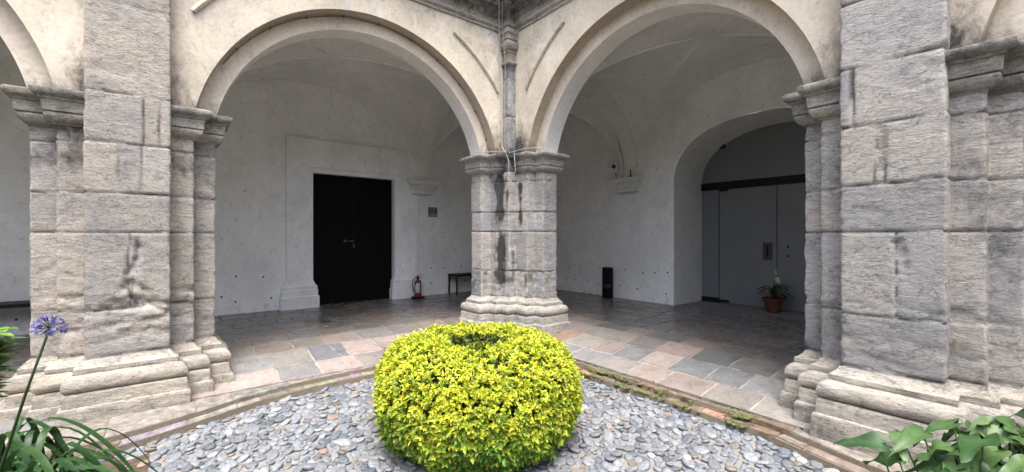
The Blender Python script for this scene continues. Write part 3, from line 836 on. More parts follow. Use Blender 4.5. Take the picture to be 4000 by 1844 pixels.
# moss cushions on the right kerb
m = MB(); r = random.Random(77)
for i in range(420):
    b = r.uniform(1.0, 4.3); a = .27 + r.choice([.0, .12, .22]) + r.gauss(0, .02)
    if nz(b * 2.4, a * 2, 5) < -.12: continue
    R = r.uniform(.010, .03); h0 = -1.775 if a < .42 else -1.822
    c = mixc((.07, .11, .025), (.14, .15, .05), r.random())
    prf = [(R, -.004), (R * .8, R * .22), (R * .35, R * .36), (R * .02, R * .4)]
    m.lathe(prf, 7, W(a, b, h0 + .004), c)
struct(m.build('moss', m_tint('moss', .95, 90, .4, .8), None, True), 'stuff')

camx = lambda a, b: (-.781 * (a - A0) + .625 * (b - B0), -.625 * (a - A0) - .781 * (b - B0))
BUSH = (2.52, 2.72)
def inbed(a, b):
    if a > 5.0 + .35 * math.sin(b * 2) * .3 and b > 1.3 + .1 * math.sin(a * 3): return True
    if b > 5.15 + .05 * math.sin(a * 5) and a > .5: return True
    return False
m = MB(); r = random.Random(31)
ico_v, ico_f = [], []
def ico():
    import bmesh
    bm = bmesh.new(); bmesh.ops.create_icosphere(bm, subdivisions=2, radius=1.)
    v = [tuple(x.co) for x in bm.verts]; f = [tuple(q.index for q in p.verts) for p in bm.faces]; bm.free(); return v, f
iv, if_ = ico()
PC = [((.285, .295, .31), 6), ((.335, .345, .36), 6), ((.235, .25, .275), 4), ((.39, .39, .395), 3), ((.17, .19, .22), 1.5), ((.50, .49, .47), .6), ((.36, .30, .24), .7), ((.44, .31, .25), .25), ((.26, .22, .18), .6)]
def pcol(r):
    k = r.random() * sum(w for _, w in PC)
    for c, w in PC:
        k -= w
        if k < 0: break
    v = r.uniform(.50, .78); return (c[0] * v * .95, c[1] * v, c[2] * v * 1.05)
cell = .062; grid = {}; npb = 0
cand = []
for _ in range(150000):
    a, b = r.uniform(.3, 8), r.uniform(.3, 8)
    x, d = camx(a, b)
    if d < 1.9 or d > 7 or abs(x) > d * 1.35 + .3: continue
    cand.append((a, b))
for (a, b) in cand:
    if not inside(a - .02, b - .02) or inbed(a, b) or math.hypot(a - BUSH[0], b - BUSH[1]) < .35: continue
    rad = r.choice([.026, .034, .039, .044, .049, .056]); gi, gj = int(a / .1), int(b / .1); ok = True
    for i in (-1, 0, 1):
        for j in (-1, 0, 1):
            for (pa, pb, pr_) in grid.get((gi + i, gj + j), ()):
                if (pa - a) ** 2 + (pb - b) ** 2 < ((pr_ + rad) * .86) ** 2: ok = False; break
            if not ok: break
        if not ok: break
    if not ok: continue
    grid.setdefault((gi, gj), []).append((a, b, rad)); npb += 1
    ang = math.atan2(b - BUSH[1], a - BUSH[0]) + PI / 2 + r.gauss(0, .5)
    ex = r.uniform(1.08, 1.38); ca, sa = math.cos(ang), math.sin(ang); tz = r.uniform(.42, .62); tilt = r.uniform(-.32, .32); tilt2 = r.uniform(-.3, .3)
    c = pcol(r); sd = r.uniform(0, 99); base = len(m.v)
    for (x, y, z) in iv:
        k = 1 + .17 * nz(x * 1.3 + sd, y * 1.3, z * 1.3)
        px, py, pz = x * rad * ex * k, y * rad * .98 * k, z * rad * tz * k
        pz = min(pz, rad * tz * (.52 + .05 * k))
        pz += px * tilt + py * tilt2
        m.vert(W(a + ca * px - sa * py, b + sa * px + ca * py, -1.893 + rad * .24 + pz), c)
    m.f += [tuple(base + q for q in f) for f in if_]
print('pebbles', npb)
struct(m.build('pebble_paving', PEB, None, True))
m = MB()
m.quad(lambda u, v: W(lerp(4.9, 9, u), lerp(1.2, 9, v), -1.86 + .03 * fb(u * 12, v * 12, 2)), 60, 60)
m.quad(lambda u, v: W(lerp(.55, 4.0, u), lerp(5.1, 9, v), -1.865 + .03 * fb(u * 12, v * 12, 4)), 50, 50)
struct(m.build('planting_bed', SOIL, None, True))
m = MB(); m.quad(lambda u, v: Vector((lerp(-300, 300, u), lerp(-300, 300, v), -.06)), 8, 8, (.16, .17, .11)); struct(m.build('ground', MORTAR))

# ------------------------------------------------------------------ leaves
def leaf(m, base, d, up, L, w, col, droop=.25, fold=.25, n=4, shape=1., tipcol=None):
    """one folded leaf: base point, direction, surface-up"""
    d = d.normalized(); side = d.cross(up)
    side = side.normalized() if side.length > 1e-5 else d.orthogonal().normalized()
    nrm = side.cross(d).normalized(); idx = []
    for i in range(n + 1):
        u = i / n
        ww = w * .5 * (math.sin(PI * min(1., u ** (.75 * shape))) ** .8 if 0 < u < 1 else 0.)
        p = base + d * (L * u) - nrm * (droop * L * u * u)
        c = mixc(col, tipcol, u) if tipcol else col
        ce = tuple(x * 1.12 for x in c)
        if i == 0 or i == n: idx.append((m.vert(p, c),))
        else: idx.append((m.vert(p - side * ww + nrm * (fold * ww), ce), m.vert(p, c), m.vert(p + side * ww + nrm * (fold * ww), ce)))
    for a, b in zip(idx, idx[1:]):
        if len(a) == 1 and len(b) == 3: m.face(a[0], b[0], b[1]); m.face(a[0], b[1], b[2])
        elif len(a) == 3 and len(b) == 3: m.face(a[0], b[0], b[1], a[1]); m.face(a[1], b[1], b[2], a[2])
        elif len(a) == 3: m.face(a[0], b[0], a[1]); m.face(a[1], b[0], a[2])
# golden bush
def bush():
    r = random.Random(12); o = W(BUSH[0], BUSH[1], -1.88)
    root = thing('golden_bush', 'round clipped bush of yellow-green leaves with a hollow top on the pebbles', 'bush', o)
    m = MB(); wd = MB()
    prof = [(.60, .02), (.73, .09), (.84, .20), (.91, .35), (.945, .50), (.935, .63), (.89, .75), (.81, .85), (.70, .91), (.57, .955), (.42, .955), (.32, .92), (.29, .80), (.27, .6)]
    seg = []; tot = 0
    for p, q in zip(prof, prof[1:]):
        L = math.hypot(q[0] - p[0], q[1] - p[1]) * (p[0] + q[0]) / 2; seg.append((tot, L, p, q)); tot += L
    def sample():
        k = r.random() * tot
        for t0, L, p, q in seg:
            if k <= t0 + L: break
        u = (k - t0) / L; rr, z = lerp(p[0], q[0], u) * .98, lerp(p[1], q[1], u)
        n = Vector((q[1] - p[1], 0, -(q[0] - p[0]))).normalized()
        return rr, z, n
    NS = 13000
    for i in range(NS):
        rr, z, n = sample(); th = r.uniform(0, 2 * PI); ct, s_ = math.cos(th), math.sin(th)
        lump = .035 * fb(ct * 2.2, s_ * 2.2, z * 3) + .02 * nz(ct * 7, s_ * 7, z * 8)
        dep = -abs(r.gauss(0, .03))
        hollow = rr < .315 and z < .90
        if hollow and r.random() < .55: continue
        if r.random() < .035: dep += r.uniform(.01, .05)
        gap = nz(ct * 3.1 + 8, s_ * 3.1, z * 4.5)
        if gap > .42 and r.random() < .7: dep -= .07
        N3 = Vector((n.x * ct, n.x * s_, n.z)); P = Vector((rr * ct, rr * s_, z)) + N3 * (lump + dep)
        P = P + o
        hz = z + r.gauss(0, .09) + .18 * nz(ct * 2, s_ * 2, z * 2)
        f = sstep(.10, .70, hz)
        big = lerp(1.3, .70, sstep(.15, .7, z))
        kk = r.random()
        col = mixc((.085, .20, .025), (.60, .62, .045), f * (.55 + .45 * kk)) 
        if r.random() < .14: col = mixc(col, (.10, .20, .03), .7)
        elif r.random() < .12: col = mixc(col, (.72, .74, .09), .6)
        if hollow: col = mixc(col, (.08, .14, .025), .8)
        # a shoot tip: rosette of leaves about its own axis
        ax = (N3 + Vector((0, 0, .55)) + Vector((r.gauss(0, .35), r.gauss(0, .35), r.gauss(0, .25)))).normalized()
        e1 = ax.orthogonal().normalized(); e2 = ax.cross(e1); a0 = r.uniform(0, 2 * PI)
        k = r.choice([3, 4, 4, 5])
        for j in range(k):
            an = a0 + j * (2.4 if k > 3 else 2 * PI / 3) + r.gauss(0, .2); dd = e1 * math.cos(an) + e2 * math.sin(an)
            open_ = r.uniform(.3, 1.1)
            D = (dd * open_ + ax * .7).normalized()
            cc = tuple(x * r.uniform(.86, 1.14) for x in col)
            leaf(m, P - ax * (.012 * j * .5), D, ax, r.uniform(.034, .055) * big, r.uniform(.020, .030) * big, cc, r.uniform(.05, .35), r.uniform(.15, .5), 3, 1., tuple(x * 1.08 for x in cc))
        if i % 9 == 0: wd.tube([P, P - ax * .05 - N3 * .12, o + Vector((ct * rr * .35, s_ * rr * .35, max(.02, z * .45)))], [.002, .003, .005], 4, (.10, .075, .05), False)
    # inner leaves so that gaps are dark green, not empty
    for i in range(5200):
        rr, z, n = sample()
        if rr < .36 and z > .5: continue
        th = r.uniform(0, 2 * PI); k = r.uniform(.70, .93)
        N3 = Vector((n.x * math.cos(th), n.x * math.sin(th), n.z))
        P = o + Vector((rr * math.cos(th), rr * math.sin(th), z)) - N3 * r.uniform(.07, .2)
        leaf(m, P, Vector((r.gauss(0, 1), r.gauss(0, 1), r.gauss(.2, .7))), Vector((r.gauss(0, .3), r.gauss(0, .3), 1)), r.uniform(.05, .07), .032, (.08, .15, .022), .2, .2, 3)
    for i in range(9):
        an = i * .7; wd.tube([o + Vector((.05 * math.cos(an), .05 * math.sin(an), -.02)), o + Vector((.2 * math.cos(an), .2 * math.sin(an), .25)), o + Vector((.5 * math.cos(an), .5 * math.sin(an), .55))], [.016, .012, .006], 6, (.12, .09, .06))
    m.build('foliage', GOLD, root, False); wd.build('branches', WOODST, root, True)
bush()

def strap(m, pts, w, col, fold=.25):
    """a long strap leaf along pts with a shallow keel"""
    n = len(pts); idx = []
    for i, p in enumerate(pts):
        d = (pts[min(i + 1, n - 1)] - pts[max(i - 1, 0)]).normalized()
        sd = d.cross(Vector((0, 0, 1))); sd = sd.normalized() if sd.length > .05 else Vector((1, 0, 0))
        nn = sd.cross(d); u = i / (n - 1); ww = w * .5 * (1 - .25 * (1 - u)) * (1 - max(0, (u - .72) / .28) ** 2 * .93)
        idx.append((m.vert(p - sd * ww + nn * ww * fold, col), m.vert(p, tuple(x * .85 for x in col)), m.vert(p + sd * ww + nn * ww * fold, col)))
    for a, b in zip(idx, idx[1:]): m.face(a[0], b[0], b[1], a[1]); m.face(a[1], b[1], b[2], a[2])
def cam2w(x, d, h):       # a place on the plan given from the standing point
    a = A0 - .781 * x - .625 * d; b = B0 + .625 * x - .781 * d
    return W(a, b, h)
GZ = -1.87
def agapanthus():
    r = random.Random(4)
    root = thing('agapanthus', 'agapanthus with arching dark strap leaves and one blue-violet flower head', 'flowering plant', cam2w(-2.75, 2.35, GZ))
    m = MB()
    for ci, (cx, cd, nn, sc) in enumerate(((-2.85, 2.30, 34, 1.), (-2.55, 2.15, 40, 1.), (-3.10, 2.45, 20, 1.), (-2.25, 1.95, 26, .85))):
        for i in range(nn):
            an = r.uniform(0, 2 * PI) if i % 3 else r.uniform(-.9, .6); rise = r.uniform(.50, .80) * sc; out = r.uniform(.40, .85) * sc
            dx, dd = math.cos(an), math.sin(an); pts = []
            bend = r.uniform(.45, .62); tw = r.uniform(-.3, .3); fall = r.uniform(.45, .8)
            for k in range(17):
                u = k / 16; hh = rise * math.sin(u / bend * PI / 2) if u < bend else rise * (1 - fall * ((u - bend) / (1 - bend)) ** 1.8)
                q = out * (u ** 1.25); an2 = an + tw * u
                pts.append(cam2w(cx + math.cos(an2) * q + .04 * dx, cd + math.sin(an2) * q * .75 + .04 * dd, GZ + hh))
            c = mixc((.018, .055, .02), (.045, .105, .032), r.random())
            strap(m, pts, r.uniform(.030, .046), c)
    m.build('leaves', GREEN, root, True)
    top = cam2w(-2.50, 2.30, -.50); m = MB()
    b0, b1, b2 = cam2w(-2.98, 2.42, GZ), cam2w(-2.86, 2.38, -1.3), cam2w(-2.66, 2.33, -.85)
    m.tube([b0, b1, b2, top], [.009, .008, .0065, .0055], 8, (.05, .09, .03)); m.build('stalk', GREEN, root, True)
    m = MB(); s_ = MB()
    for i in range(38):
        d = Vector((r.gauss(0, 1), r.gauss(0, 1), r.gauss(.35, .75))).normalized()
        if d.z < -.35: d.z = -.2
        L = r.uniform(.028, .052); e = top + d * L; s_.tube([top, top + d * L * .6 + Vector((0, 0, .006)), e], .0016, 4, (.08, .12, .09))
        if r.random() < .22:
            m.tube([e, e + d * .018, e + d * .034], [.003, .005, .001], 5, (.10, .07, .42)); continue
        dd = (d + Vector((0, 0, -.15))).normalized(); x = dd.orthogonal().normalized(); y = dd.cross(x)
        c = mixc((.15, .13, .34), (.27, .27, .48), r.random())
        m.tube([e, e + dd * .016], [.0025, .005], 5, c, False)
        for k in range(6):
            an = k * PI / 3; o = x * math.cos(an) + y * math.sin(an)
            leaf(m, e + dd * .014 + o * .003, dd * .9 + o * .8, -o, .024, .008, c, .15, .1, 3)
    s_.build('flower_stems', GREEN, root, True); m.build('flower_head', PETAL, root, True)
agapanthus()

def left_shrub():
    r = random.Random(15); root = thing('leafy_shrub', 'glossy bright green shrub at the left edge above the strap leaves', 'shrub', cam2w(-3.34, 2.55, GZ))
    m = MB(); w = MB()
    for i in range(26):
        tip = Vector((-3.26 + r.uniform(-.08, .07), 2.62 + r.uniform(-.08, .06), -.70 + r.uniform(-.22, .12)))
        b = cam2w(-3.34 + r.uniform(-.03, .03), 2.55 + r.uniform(-.03, .03), GZ); e = cam2w(*tip); mid = b.lerp(e, .6) + Vector((0, 0, .05))
        w.tube([b, mid, e], [.007, .005, .003], 5, (.10, .11, .05))
        ax = (e - mid).normalized(); x = ax.orthogonal().normalized(); y = ax.cross(x)
        for k in range(9):
            an = k * 2.4; u = 1 - k * .05; P = mid.lerp(e, u); D = (x * math.cos(an) + y * math.sin(an)) + ax * .45
            c = mixc((.07, .18, .03), (.20, .33, .07), r.random() * (1 - k / 14))
            leaf(m, P, D, Vector((0, 0, 1)), r.uniform(.09, .13), r.uniform(.042, .058), c, r.uniform(.1, .35), .25, 5)
    m.build('foliage', GREEN, root, True); w.build('stems', WOODST, root, True)
left_shrub()

def arrow_leaf(m, base, d, up, L, w, col, droop, wave, r):
    d = d.normalized(); side = d.cross(up).normalized(); nn = side.cross(d).normalized()
    # outline half widths along the blade, the rear lobes reach back behind the stalk
    prof = [(-.24, .10, .30), (-.12, .0, .42), (0., 0., .50), (.12, 0, .50), (.28, 0, .42), (.45, 0, .33), (.62, 0, .23), (.78, 0, .14), (.9, 0, .06), (1., 0, .0)]
    ph = r.uniform(0, 6); rows = []
    for (u, inn, hw) in prof:
        row = []
        for q in (-1, -.55, 0, .55, 1):
            sx = (inn + (hw - inn) * abs(q)) * (1 if q > 0 else -1) * w if q else (0 if inn == 0 else 0)
            zz = -droop * L * max(u, 0) ** 2 + .18 * abs(sx) + wave * math.sin(u * 9 + ph + q) * abs(q) 
            uu = u if inn == 0 or q else 0.0
            p = base + d * (L * uu) + side * sx + nn * zz
            cc = tuple(x * (1.25 if q == 0 else 1.) for x in col)
            row.append(m.vert(p, cc))
        rows.append(row)
    for a, b in zip(rows, rows[1:]):
        for k in range(4): m.face(a[k], a[k + 1], b[k + 1], b[k])
def right_plant():
    r = random.Random(23); dxr = .10; root = thing('arrowhead_plant', 'broad-leaved plant with large arrow-shaped green leaves before the right pier', 'plant', cam2w(2.75, 2.3, GZ))
    m = MB(); w = MB()
    specs = [(2.02, 2.45, -1.16), (2.10, 2.42, -1.24), (2.26, 2.45, -1.10), (2.18, 2.5, -1.13), (2.34, 2.40, -1.16), (2.44, 2.45, -1.05), (2.2, 2.3, -1.26), (2.3, 2.25, -1.3)]
    for i in range(16): specs.append((r.uniform(2.45, 3.2), r.uniform(2.3, 2.6), r.uniform(-1.16, -1.05)))
    for i in range(34): specs.append((r.uniform(2.3, 3.2), r.uniform(2.15, 2.6), r.uniform(-1.28, -1.1)))
    for i in range(30): specs.append((r.uniform(2.1, 3.2), r.uniform(2.1, 2.5), r.uniform(-1.42, -1.22)))
    for i in range(14): specs.append((r.uniform(2.0, 3.2), r.uniform(2.0, 2.5), r.uniform(-1.65, -1.4)))
    for (x, d, h) in specs:
        x += dxr; h -= .03
        e = cam2w(x, d, h); bx, bd = lerp(x, 2.75, .35) + r.uniform(-.1, .1), lerp(d, 2.35, .3); b = cam2w(bx, bd, GZ)
        w.tube([b, b.lerp(e, .5) + Vector((0, 0, .08)), e], [.008, .006, .0045], 6, (.09, .16, .05))
        an = math.atan2(d - 2.35, x - 2.7) + r.gauss(0, .8)
        tgt = cam2w(x + math.cos(an), d + math.sin(an), h); D = (tgt - e).normalized() + Vector((0, 0, r.uniform(-.6, .05)))
        c = mixc((.022, .065, .022), (.10, .185, .06), r.random() ** 1.4)
        up = Vector((r.gauss(0, .3), r.gauss(0, .3), 1)) + (cam2w(0, 0, h) - e).normalized() * .35
        L = r.uniform(.17, .26); arrow_leaf(m, e, D, up, L, L * r.uniform(.36, .62), c, r.uniform(.15, .6), r.uniform(.008, .02), r)
    m.build('foliage', GREEN, root, True); w.build('stems', GREEN, root, True)
right_plant()

# ------------------------------------------------------------------ furniture and small things
def bench(s0, s1, label):
    root = thing('bench', label, 'bench', ML((s0 + s1) / 2, -3.75, fl(-1, -3.7)), 'black metal benches by the gallery wall')
    T0, T1, H = -3.99, -3.53, -1.01; zf = fl(-1, -3.7)
    m = MB(); m.box((s0, T0, H - .055), (s1, T1, H), ML); m.build('seat', BLACK, root, bevel=.006)
    for s in (s0 + .03, s1 - .03):
        for t in (T0 + .03, T1 - .03):
            m = MB(); m.box((s - .016, t - .016, zf), (s + .016, t + .016, H - .056), ML)
            k = 1 if s < (s0 + s1) / 2 else -1
            m.tube([ML(s + k * .012, t, H - .24), ML(s + k * .12, t, H - .06)], .006, 6); kt = 1 if t < -3.7 else -1
            m.tube([ML(s, t + kt * .012, H - .24), ML(s, t + kt * .10, H - .06)], .006, 6)
            m.build('leg', BLACK, root)
bench(-2.9, -1.03, 'black bench on thin legs behind the corner pier, beside the fire extinguisher')
bench(6.15, 8.0, 'black bench seen at the left edge behind the left pier')

def extinguisher():
    s, t = -.03, -3.72; z = fl(s, t); o = ML(s, t, z)
    root = thing('fire_extinguisher', 'red fire extinguisher on a black floor stand beside the door surround', 'fire extinguisher', o)
    m = MB(); N = 8; R = .175
    m.lathe([(R, .004), (R, .035), (R - .02, .045), (.1, .05)], 8, o); m.build('stand', BLACK, root)
    m = MB(); Rb = .082
    m.lathe([(.09, .05), (.095, .09), (Rb, .12), (Rb, .40), (.076, .435), (.05, .46), (.028, .47), (.028, .485)], 28, o); body = m.build('cylinder', RED, root, True, angle=40)
    V = Vector((.72, -.69, 0)).normalized()   # faces the courtyard
    base = math.atan2(V.y, V.x)
    def wrap(m, z0, z1, h, a0, a1, col, rr=.0835):
        k = 8
        for i in range(k):
            p, q = base + lerp(a0, a1, i / k), base + lerp(a0, a1, (i + 1) / k)
            m.poly([o + Vector((rr * math.cos(p), rr * math.sin(p), z0)), o + Vector((rr * math.cos(q), rr * math.sin(q), z0)), o + Vector((rr * math.cos(q), rr * math.sin(q), z1)), o + Vector((rr * math.cos(p), rr * math.sin(p), z1))], col)
    m = MB(); wrap(m, .155, .385, 0, -.55, .95, (.50, .54, .56)); wrap(m, .205, .218, 0, -.55, .95, (.03, .04, .10), .0842); wrap(m, .150, .158, 0, -.55, .95, (.03, .05, .22), .0842)
    for k in range(6): wrap(m, .24 + k * .022, .247 + k * .022, 0, -.1, .8, (.24, .28, .32), .0842)
    wrap(m, .345, .385, 0, -.55, -.15, (.2, .01, .012), .0843)
    for k in range(2): wrap(m, .17 + k * .018, .176 + k * .018, 0, -.35, .8, (.24, .28, .32), .0842)
    m.build('paper_label', PAPER, body)
    m = MB(); m.lathe([(.03, .485), (.032, .50), (.024, .53), (.014, .55)], 12, o); sd = Vector((.7, .7, 0))
    X = Vector((0, 1, 0)) * .7 + Vector((1, 0, 0)) * .5; X.normalize()
    m.tube([o + Vector((0, 0, .53)) - X * .03, o + X * .07 + Vector((0, 0, .515)), o + X * .10 + Vector((0, 0, .495))], [.012, .011, .009], 6)
    m.tube([o + Vector((0, 0, .55)) - X * .03, o + X * .05 + Vector((0, 0, .58)), o + X * .10 + Vector((0, 0, .592))], [.011, .009, .008], 6)
    m.build('valve', BLACK, root)
    m = MB(); pts = [o + Vector((0, 0, .515)), o - X * .06 + Vector((0, 0, .52)), o - X * .115 + Vector((0, 0, .46)), o - X * .13 + Vector((0, 0, .36)), o - X * .115 + Vector((0, 0, .25)), o - X * .095 + Vector((0, 0, .17))]
    m.tube(pts, [.010, .010, .010, .011, .012, .015], 8); m.build('hose', BLACK, root, True)
extinguisher()

def sign():
    s0, s1, h0, h1 = -.745, -.485, .50, .755; t = TL
    root = thing('wall_sign', 'small square sign with dark red panel and pale symbols on the left gallery wall', 'sign', ML(-.61, TL, .63))
    m = MB(); m.box((s0, t, h0), (s1, t + .014, h1), ML, (.02, .02, .02)); m.box((s0 + .015, t + .014, h0 + .012), (s1 - .02, t + .0165, h1 - .014), ML, (.40, .36, .31)); m.build('board', PAPER, root)
    T = t + .0172
    q = lambda x, y: (lerp(s1 - .012, s0 + .012, x), lerp(h0 + .01, h1 - .01, y))
    def rect(m, x0, x1, y0, y1, c, k=0.):
        a, b = q(x0, y0), q(x1, y1); m.box((min(a[0], b[0]), t + .014, min(a[1], b[1])), (max(a[0], b[0]), T + k, max(a[1], b[1])), ML, c)
    m = MB(); rect(m, .06, .92, .34, .93, (.045, .012, .01)); rect(m, .06, .92, .20, .30, (.085, .03, .022)); m.build('panel', PAPER, root)
    m = MB(); P = (.36, .27, .23)
    rect(m, .20, .31, .38, .90, P, .001); rect(m, .17, .34, .38, .43, P, .0012)
    rect(m, .47, .66, .36, .88, P, .001); rect(m, .66, .82, .78, .87, P, .001)
    for i in range(9): rect(m, .12 + i * .08, .165 + i * .08, .225, .275, (.30, .22, .18), .001)
    rect(m, .07, .38, .09, .13, (.03, .03, .03), .001); rect(m, .80, .88, .07, .15, (.02, .02, .02), .001)
    m.build('symbols', PAPER, root)
sign()

def bin_():
    a, b = -3.80, -.84; z = fl(a, b); o = W(a, b, z)
    root = thing('litter_bin', 'tall black cylindrical bin with faint lettering against the right gallery wall', 'bin', o)
    m = MB(); R = .135; m.lathe([(R - .004, 0), (R, .01), (R, .735), (R + .003, .74), (R + .003, .755), (R - .01, .76), (R - .02, .745), (.02, .74)], 32, o)
    m.build('drum', BLACK, root, True, angle=40)
    # lettering wrapped onto the drum
    for line, hh in (('IN YOME', .315), ('UNAZU', .275)):
        cu = bpy.data.curves.new('lettering', 'FONT'); cu.body = line; cu.size = .046; cu.extrude = .0008
        t = bpy.data.objects.new('lettering', cu); C.objects.link(t); bpy.context.view_layer.update()
        me = bpy.data.meshes.new_from_object(t); C.objects.unlink(t); bpy.data.objects.remove(t)
        cam_an = math.atan2(-A0 + .0 - o.y, B0 - o.x)
        for v in me.vertices:
            x, y, zz = v.co; th = cam_an - .75 + x / R
            v.co = Vector(((R + .0012 + zz) * math.cos(th), (R + .0012 + zz) * math.sin(th), hh + y))
        me.materials.clear(); me.materials.append(LETTER)
        ob = bpy.data.objects.new('lettering', me); C.objects.link(ob); ob.parent = root
LETTER = m_simple('grey_print', (.16, .17, .18), .6)
bin_()

def wall_camera():
    root = thing('security_camera', 'white security camera with round black lens on the right wall corbel', 'camera', MR(-.33, -3.9, 1.41))
    dn = Vector((.35, -.9, -.25)).normalized()
    c = MR(-.56, -3.70, 1.70); x = dn.cross(Vector((0, 0, 1))).normalized(); y = x.cross(dn)
    m = MB()
    K = 20; out = []
    for i in range(K):
        th = 2 * PI * i / K; e = .55
        out.append((.095 * math.copysign(abs(math.cos(th)) ** e, math.cos(th)), .15 * math.copysign(abs(math.sin(th)) ** e, math.sin(th))))
    rings = []
    for dd, sc in ((-.16, .8), (-.02, 1.), (.03, 1.), (.045, .93)):
        rings.append([m.vert(c + dn * dd + x * (u * sc) + y * (v * sc), (.55, .55, .53)) for u, v in out])
    for a, b in zip(rings, rings[1:]):
        for k in range(K): m.face(a[k], a[(k + 1) % K], b[(k + 1) % K], b[k])
    m.face(*rings[0]); m.face(*rings[-1]); body = m.build('housing', PAPER, root, True, angle=35)
    m = MB()
    def disc(u, v, r0, dep, col, off=.046):
        k = 18; q = c + x * u + y * v + dn * off
        a = [m.vert(q + (x * math.cos(2 * PI * i / k) + y * math.sin(2 * PI * i / k)) * r0, col) for i in range(k)]
        b = [m.vert(q + dn * dep + (x * math.cos(2 * PI * i / k) + y * math.sin(2 * PI * i / k)) * r0 * .8, col) for i in range(k)]
        for i in range(k): m.face(a[i], a[(i + 1) % k], b[(i + 1) % k], b[i])
        m.face(*b)
    disc(0, 0, .052, .012, (.02, .02, .02)); disc(0, 0, .028, .008, (.07, .055, .04), .058); disc(0, 0, .014, .006, (.01, .01, .01), .066)
    disc(-.0, .10, .014, .004, (.015, .015, .015)); disc(0, -.10, .014, .004, (.015, .015, .015)); m.build('lens', PAPER, body, True, angle=30)
    m = MB(); pts = []
    for i in range(13):
        u = i / 12; a = c - y * .14 - dn * .05
        pts.append(a.lerp(MR(-.38, -3.84, 1.46), u) + Vector((0, 0, -.06 * math.sin(u * PI))))
    m.tube(pts, .014, 8, (.5, .5, .48)); m.build('cord', CABLE, root, True); m = MB(); m.tube([c + x * .09, c + x * .17], .012, 8, (.5, .5, .48)); m.build('knob', CABLE, body, True); m = MB(); m.tube([MR(-.60, -3.84, 1.41), c - y * .13 - dn * .06], .02, 8, (.5, .5, .48)); m.build('bracket', CABLE, root, True)
    m = MB(); m.box((-.22, -3.86, 1.41), (-.14, -3.80, 1.44), MR); m.tube([MR(-.18, -3.83, 1.42), MR(-.18, -3.83, 1.60)], .012, 8)
    m.build('antenna', BLACK, root)
wall_camera()

def pot():
    a, b = -4.82, 2.56; z = fl(a, b); o = W(a, b, z); r = random.Random(3)
    root = thing('potted_plant', 'peace lily with one white flower in a terracotta pot by the glass door', 'potted plant', o)
    m = MB(); m.lathe([(.12, .0), (.125, .02), (.17, .23), (.20, .235), (.205, .285), (.185, .29), (.175, .26), (.02, .25)], 28, o); m.build('pot', TERRA, root, True, angle=35)
    m = MB(); cc = o + Vector((0, 0, .25))
    for i in range(30):
        an = r.uniform(0, 2 * PI); out = r.uniform(.10, .30); h = r.uniform(.12, .34); e = cc + Vector((out * .5 * math.cos(an), out * .5 * math.sin(an), h))
        m.tube([cc, cc.lerp(e, .5) + Vector((0, 0, .03)), e], .004, 5, (.03, .06, .02), False)
        leaf(m, e, Vector((math.cos(an), math.sin(an), r.uniform(-.3, .3))), Vector((0, 0, 1)), r.uniform(.2, .32), r.uniform(.05, .075), (.018, .045, .016), r.uniform(.2, .6), .2, 7)
    m.build('foliage', GREEN, root, True)
    m = MB(); e = cc + Vector((.06, -.04, .55)); m.tube([cc, cc + Vector((.02, -.02, .4)), e], .004, 5, (.05, .09, .03))
    leaf(m, e - Vector((0, 0, .07)), Vector((.35, -.1, -.7)), Vector((.6, -.8, .2)), .17, .09, (.55, .60, .42), .1, .3, 6); leaf(m, e - Vector((0, 0, .05)), Vector((-.1, .1, 1)), Vector((.6, -.8, .2)), .14, .05, (.45, .52, .30), .1, .3, 6)
    m.build('flower', PETAL, root, True)
pot()

# ------------------------------------------------------------------ cables and weeds at the corner
def wob(pts, amp, seed, n=10):
    out = []
    for i in range(len(pts) - 1):
        for k in range(n):
            u = k / n; p = Vector(pts[i]).lerp(Vector(pts[i + 1]), u)
            out.append(p + Vector((nz(p.z * 3, seed, i), nz(seed, p.z * 3, 1), .4 * nz(p.x * 9, p.y * 9, seed))) * amp)
    out.append(Vector(pts[-1])); return out
def cable(pts, r, col, label, seed, amp=.012, group='loose cables at the corner', n=10):
    col = tuple(x * .72 for x in col)
    root = thing('cable', label, 'cable', Vector(pts[0]), group)
    m = MB(); m.tube(wob(pts, amp, seed, n), r, 6, col); m.build('sheath', CABLE, root, True)
cable([W(.60, .40, 4.3), W(.47, .30, 3.98), W(.33, .12, 3.72), W(.27, .06, 3.3), W(.235, .07, 2.4), W(.23, .06, 1.6), W(.25, .17, 1.45)], .008, (.50, .50, .49), 'thick pale cable falling down the corner from cornice to capital', 1)
cable([W(.52, .42, 4.3), W(.44, .34, 3.98), W(.28, .15, 3.62), W(.20, .13, 3.0), W(.20, .10, 2.2), W(.205, .14, 1.46), W(.20, .23, 1.25), W(.20, .20, .95)], .005, (.46, .46, .46), 'thin pale cable hanging past the capital onto the shaft left of the loop', 2)
cable([W(.25, .17, 1.45), W(.42, .15, 1.445), W(.52, .02, 1.445), W(.60, -.02, 1.435), W(.66, -.10, 1.44)], .007, (.45, .45, .44), 'pale cable lying on the left side of the corner capital', 3, .01)
cable([W(.20, .24, 1.44), W(.17, .36, 1.45), W(.16, .60, 1.455), W(.05, .80, 1.45), W(-.10, .84, 1.445), W(-.16, .80, 1.47)], .007, (.45, .45, .44), 'pale cable lying on the right side of the corner capital', 4, .01)
cable([W(.14, .30, 1.44), W(.17, .345, 1.30), W(.16, .36, 1.12), W(.18, .32, .98), W(.20, .25, .93), W(.21, .21, 1.0)], .0045, (.50, .55, .54), 'white cable loop dangling in front of the corner capital', 5, .005)
pts = []
for i in range(41):
    th = math.radians(lerp(12.5, 150, i / 40)); R = R1 - .03 + .008 * nz(i * .4, 1, 1)
    pts.append(ML(2.42 - R * math.cos(th), -.165, ZC + R * math.sin(th)))
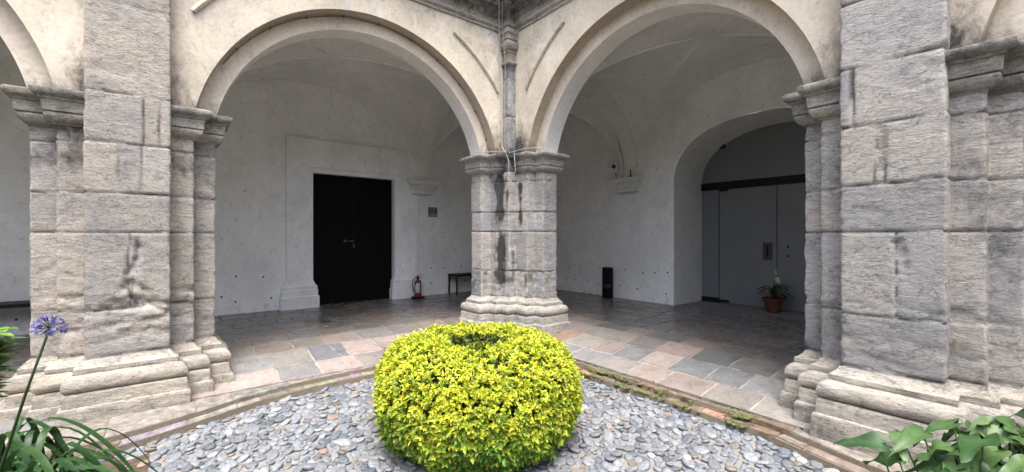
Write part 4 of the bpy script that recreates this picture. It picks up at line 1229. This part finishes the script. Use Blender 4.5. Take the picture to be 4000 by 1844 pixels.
root = thing('cable', 'thin dark cable clipped under the curve of the left arch', 'cable', pts[0])
m = MB(); m.tube(pts, .006, 5, (.13, .115, .095)); m.build('sheath', CABLE, root, True)
for i in range(2, 40, 4):
    m = MB(); p = pts[i]; m.box((p.x - .012, p.y - .012, p.z - .012), (p.x + .012, p.y + .012, p.z + .012), None, (.12, .11, .1)); m.build('clip', CABLE, root)
def weed(a, b, h, n, label, seed, col):
    r = random.Random(seed); o = W(a, b, h); root = thing('weed', label, 'weed', o, 'weeds growing on the corner capital'); m = MB()
    for i in range(n):
        an = r.uniform(0, 2 * PI); L = r.uniform(.06, .17); d = Vector((math.cos(an) * .6, math.sin(an) * .6, r.uniform(.2, 1.1)))
        e = o + d * L; m.tube([o, o + d * L * .5 + Vector((0, 0, .02)), e, e + Vector((d.x, d.y, -.5)) * .03], .0025, 4, tuple(x * r.uniform(.7, 1.2) for x in col), False)
        if i % 2: leaf(m, e, d, Vector((0, 0, 1)), .035, .012, tuple(x * .8 for x in col), .3, .1, 3)
    m.build('sprigs', WOODST, root, True)
weed(.36, .07, 1.42, 26, 'dry brown weed sprouting on the left of the corner capital', 5, (.30, .22, .11))
weed(.07, .42, 1.42, 10, 'small dark weed sprouting on the right of the corner capital', 6, (.08, .09, .04))
weed(.45, 3.3, -1.80, 14, 'tiny green weed growing in the mossy right kerb', 8, (.12, .20, .05))

# ------------------------------------------------------------------ camera, light
cam = bpy.data.cameras.new('camera'); co = bpy.data.objects.new('camera', cam); C.objects.link(co)
cam.sensor_width = 36; cam.lens = 36 * 1661 / 4000; cam.clip_start = .05; cam.clip_end = 2000
co.location = W(A0, B0, 0)
fw = (W(A0 - .625, B0 - .781, 0) - W(A0, B0, 0)).normalized()
co.rotation_euler = fw.to_track_quat('-Z', 'Y').to_euler()
bpy.context.scene.camera = co

w = bpy.data.worlds.new('World'); bpy.context.scene.world = w; w.use_nodes = True
nt = w.node_tree; bg = nt.nodes['Background']
sky = nt.nodes.new('ShaderNodeTexSky'); sky.sky_type = 'NISHITA'; sky.sun_disc = False
EL, AZ = math.radians(66), None
# the light falls from behind and to the right of the camera
sd = -(W(A0 - .50, B0 - .75, 0) - W(A0, B0, 0)).normalized()      # horizontal direction towards the sun
sunv = Vector((sd.x * math.cos(EL), sd.y * math.cos(EL), math.sin(EL)))
sky.sun_elevation = EL; sky.sun_rotation = math.atan2(sunv.x, sunv.y)
sky.air_density = 1.; sky.dust_density = 4.; sky.ozone_density = 1.
hs = nt.nodes.new('ShaderNodeHueSaturation'); hs.inputs['Saturation'].default_value = .78
nt.links.new(sky.outputs[0], hs.inputs['Color']); nt.links.new(hs.outputs[0], bg.inputs[0]); bg.inputs[1].default_value = .15
s = bpy.data.lights.new('sun', 'SUN'); s.energy = .85; s.angle = math.radians(24); s.color = (1., .965, .92)
so = bpy.data.objects.new('sun', s); C.objects.link(so); so.rotation_euler = (-sunv).to_track_quat('-Z', 'Y').to_euler(); so.location = (5, -5, 12)

sc = bpy.context.scene
sc.view_settings.view_transform = 'Standard'; sc.view_settings.look = 'None'; sc.view_settings.gamma = 1; sc.view_settings.exposure = 2.03
sc.render.engine = 'CYCLES'; sc.cycles.use_denoising = True; sc.cycles.diffuse_bounces = 6; sc.cycles.max_bounces = 10
sc.cycles.sample_clamp_indirect = 6
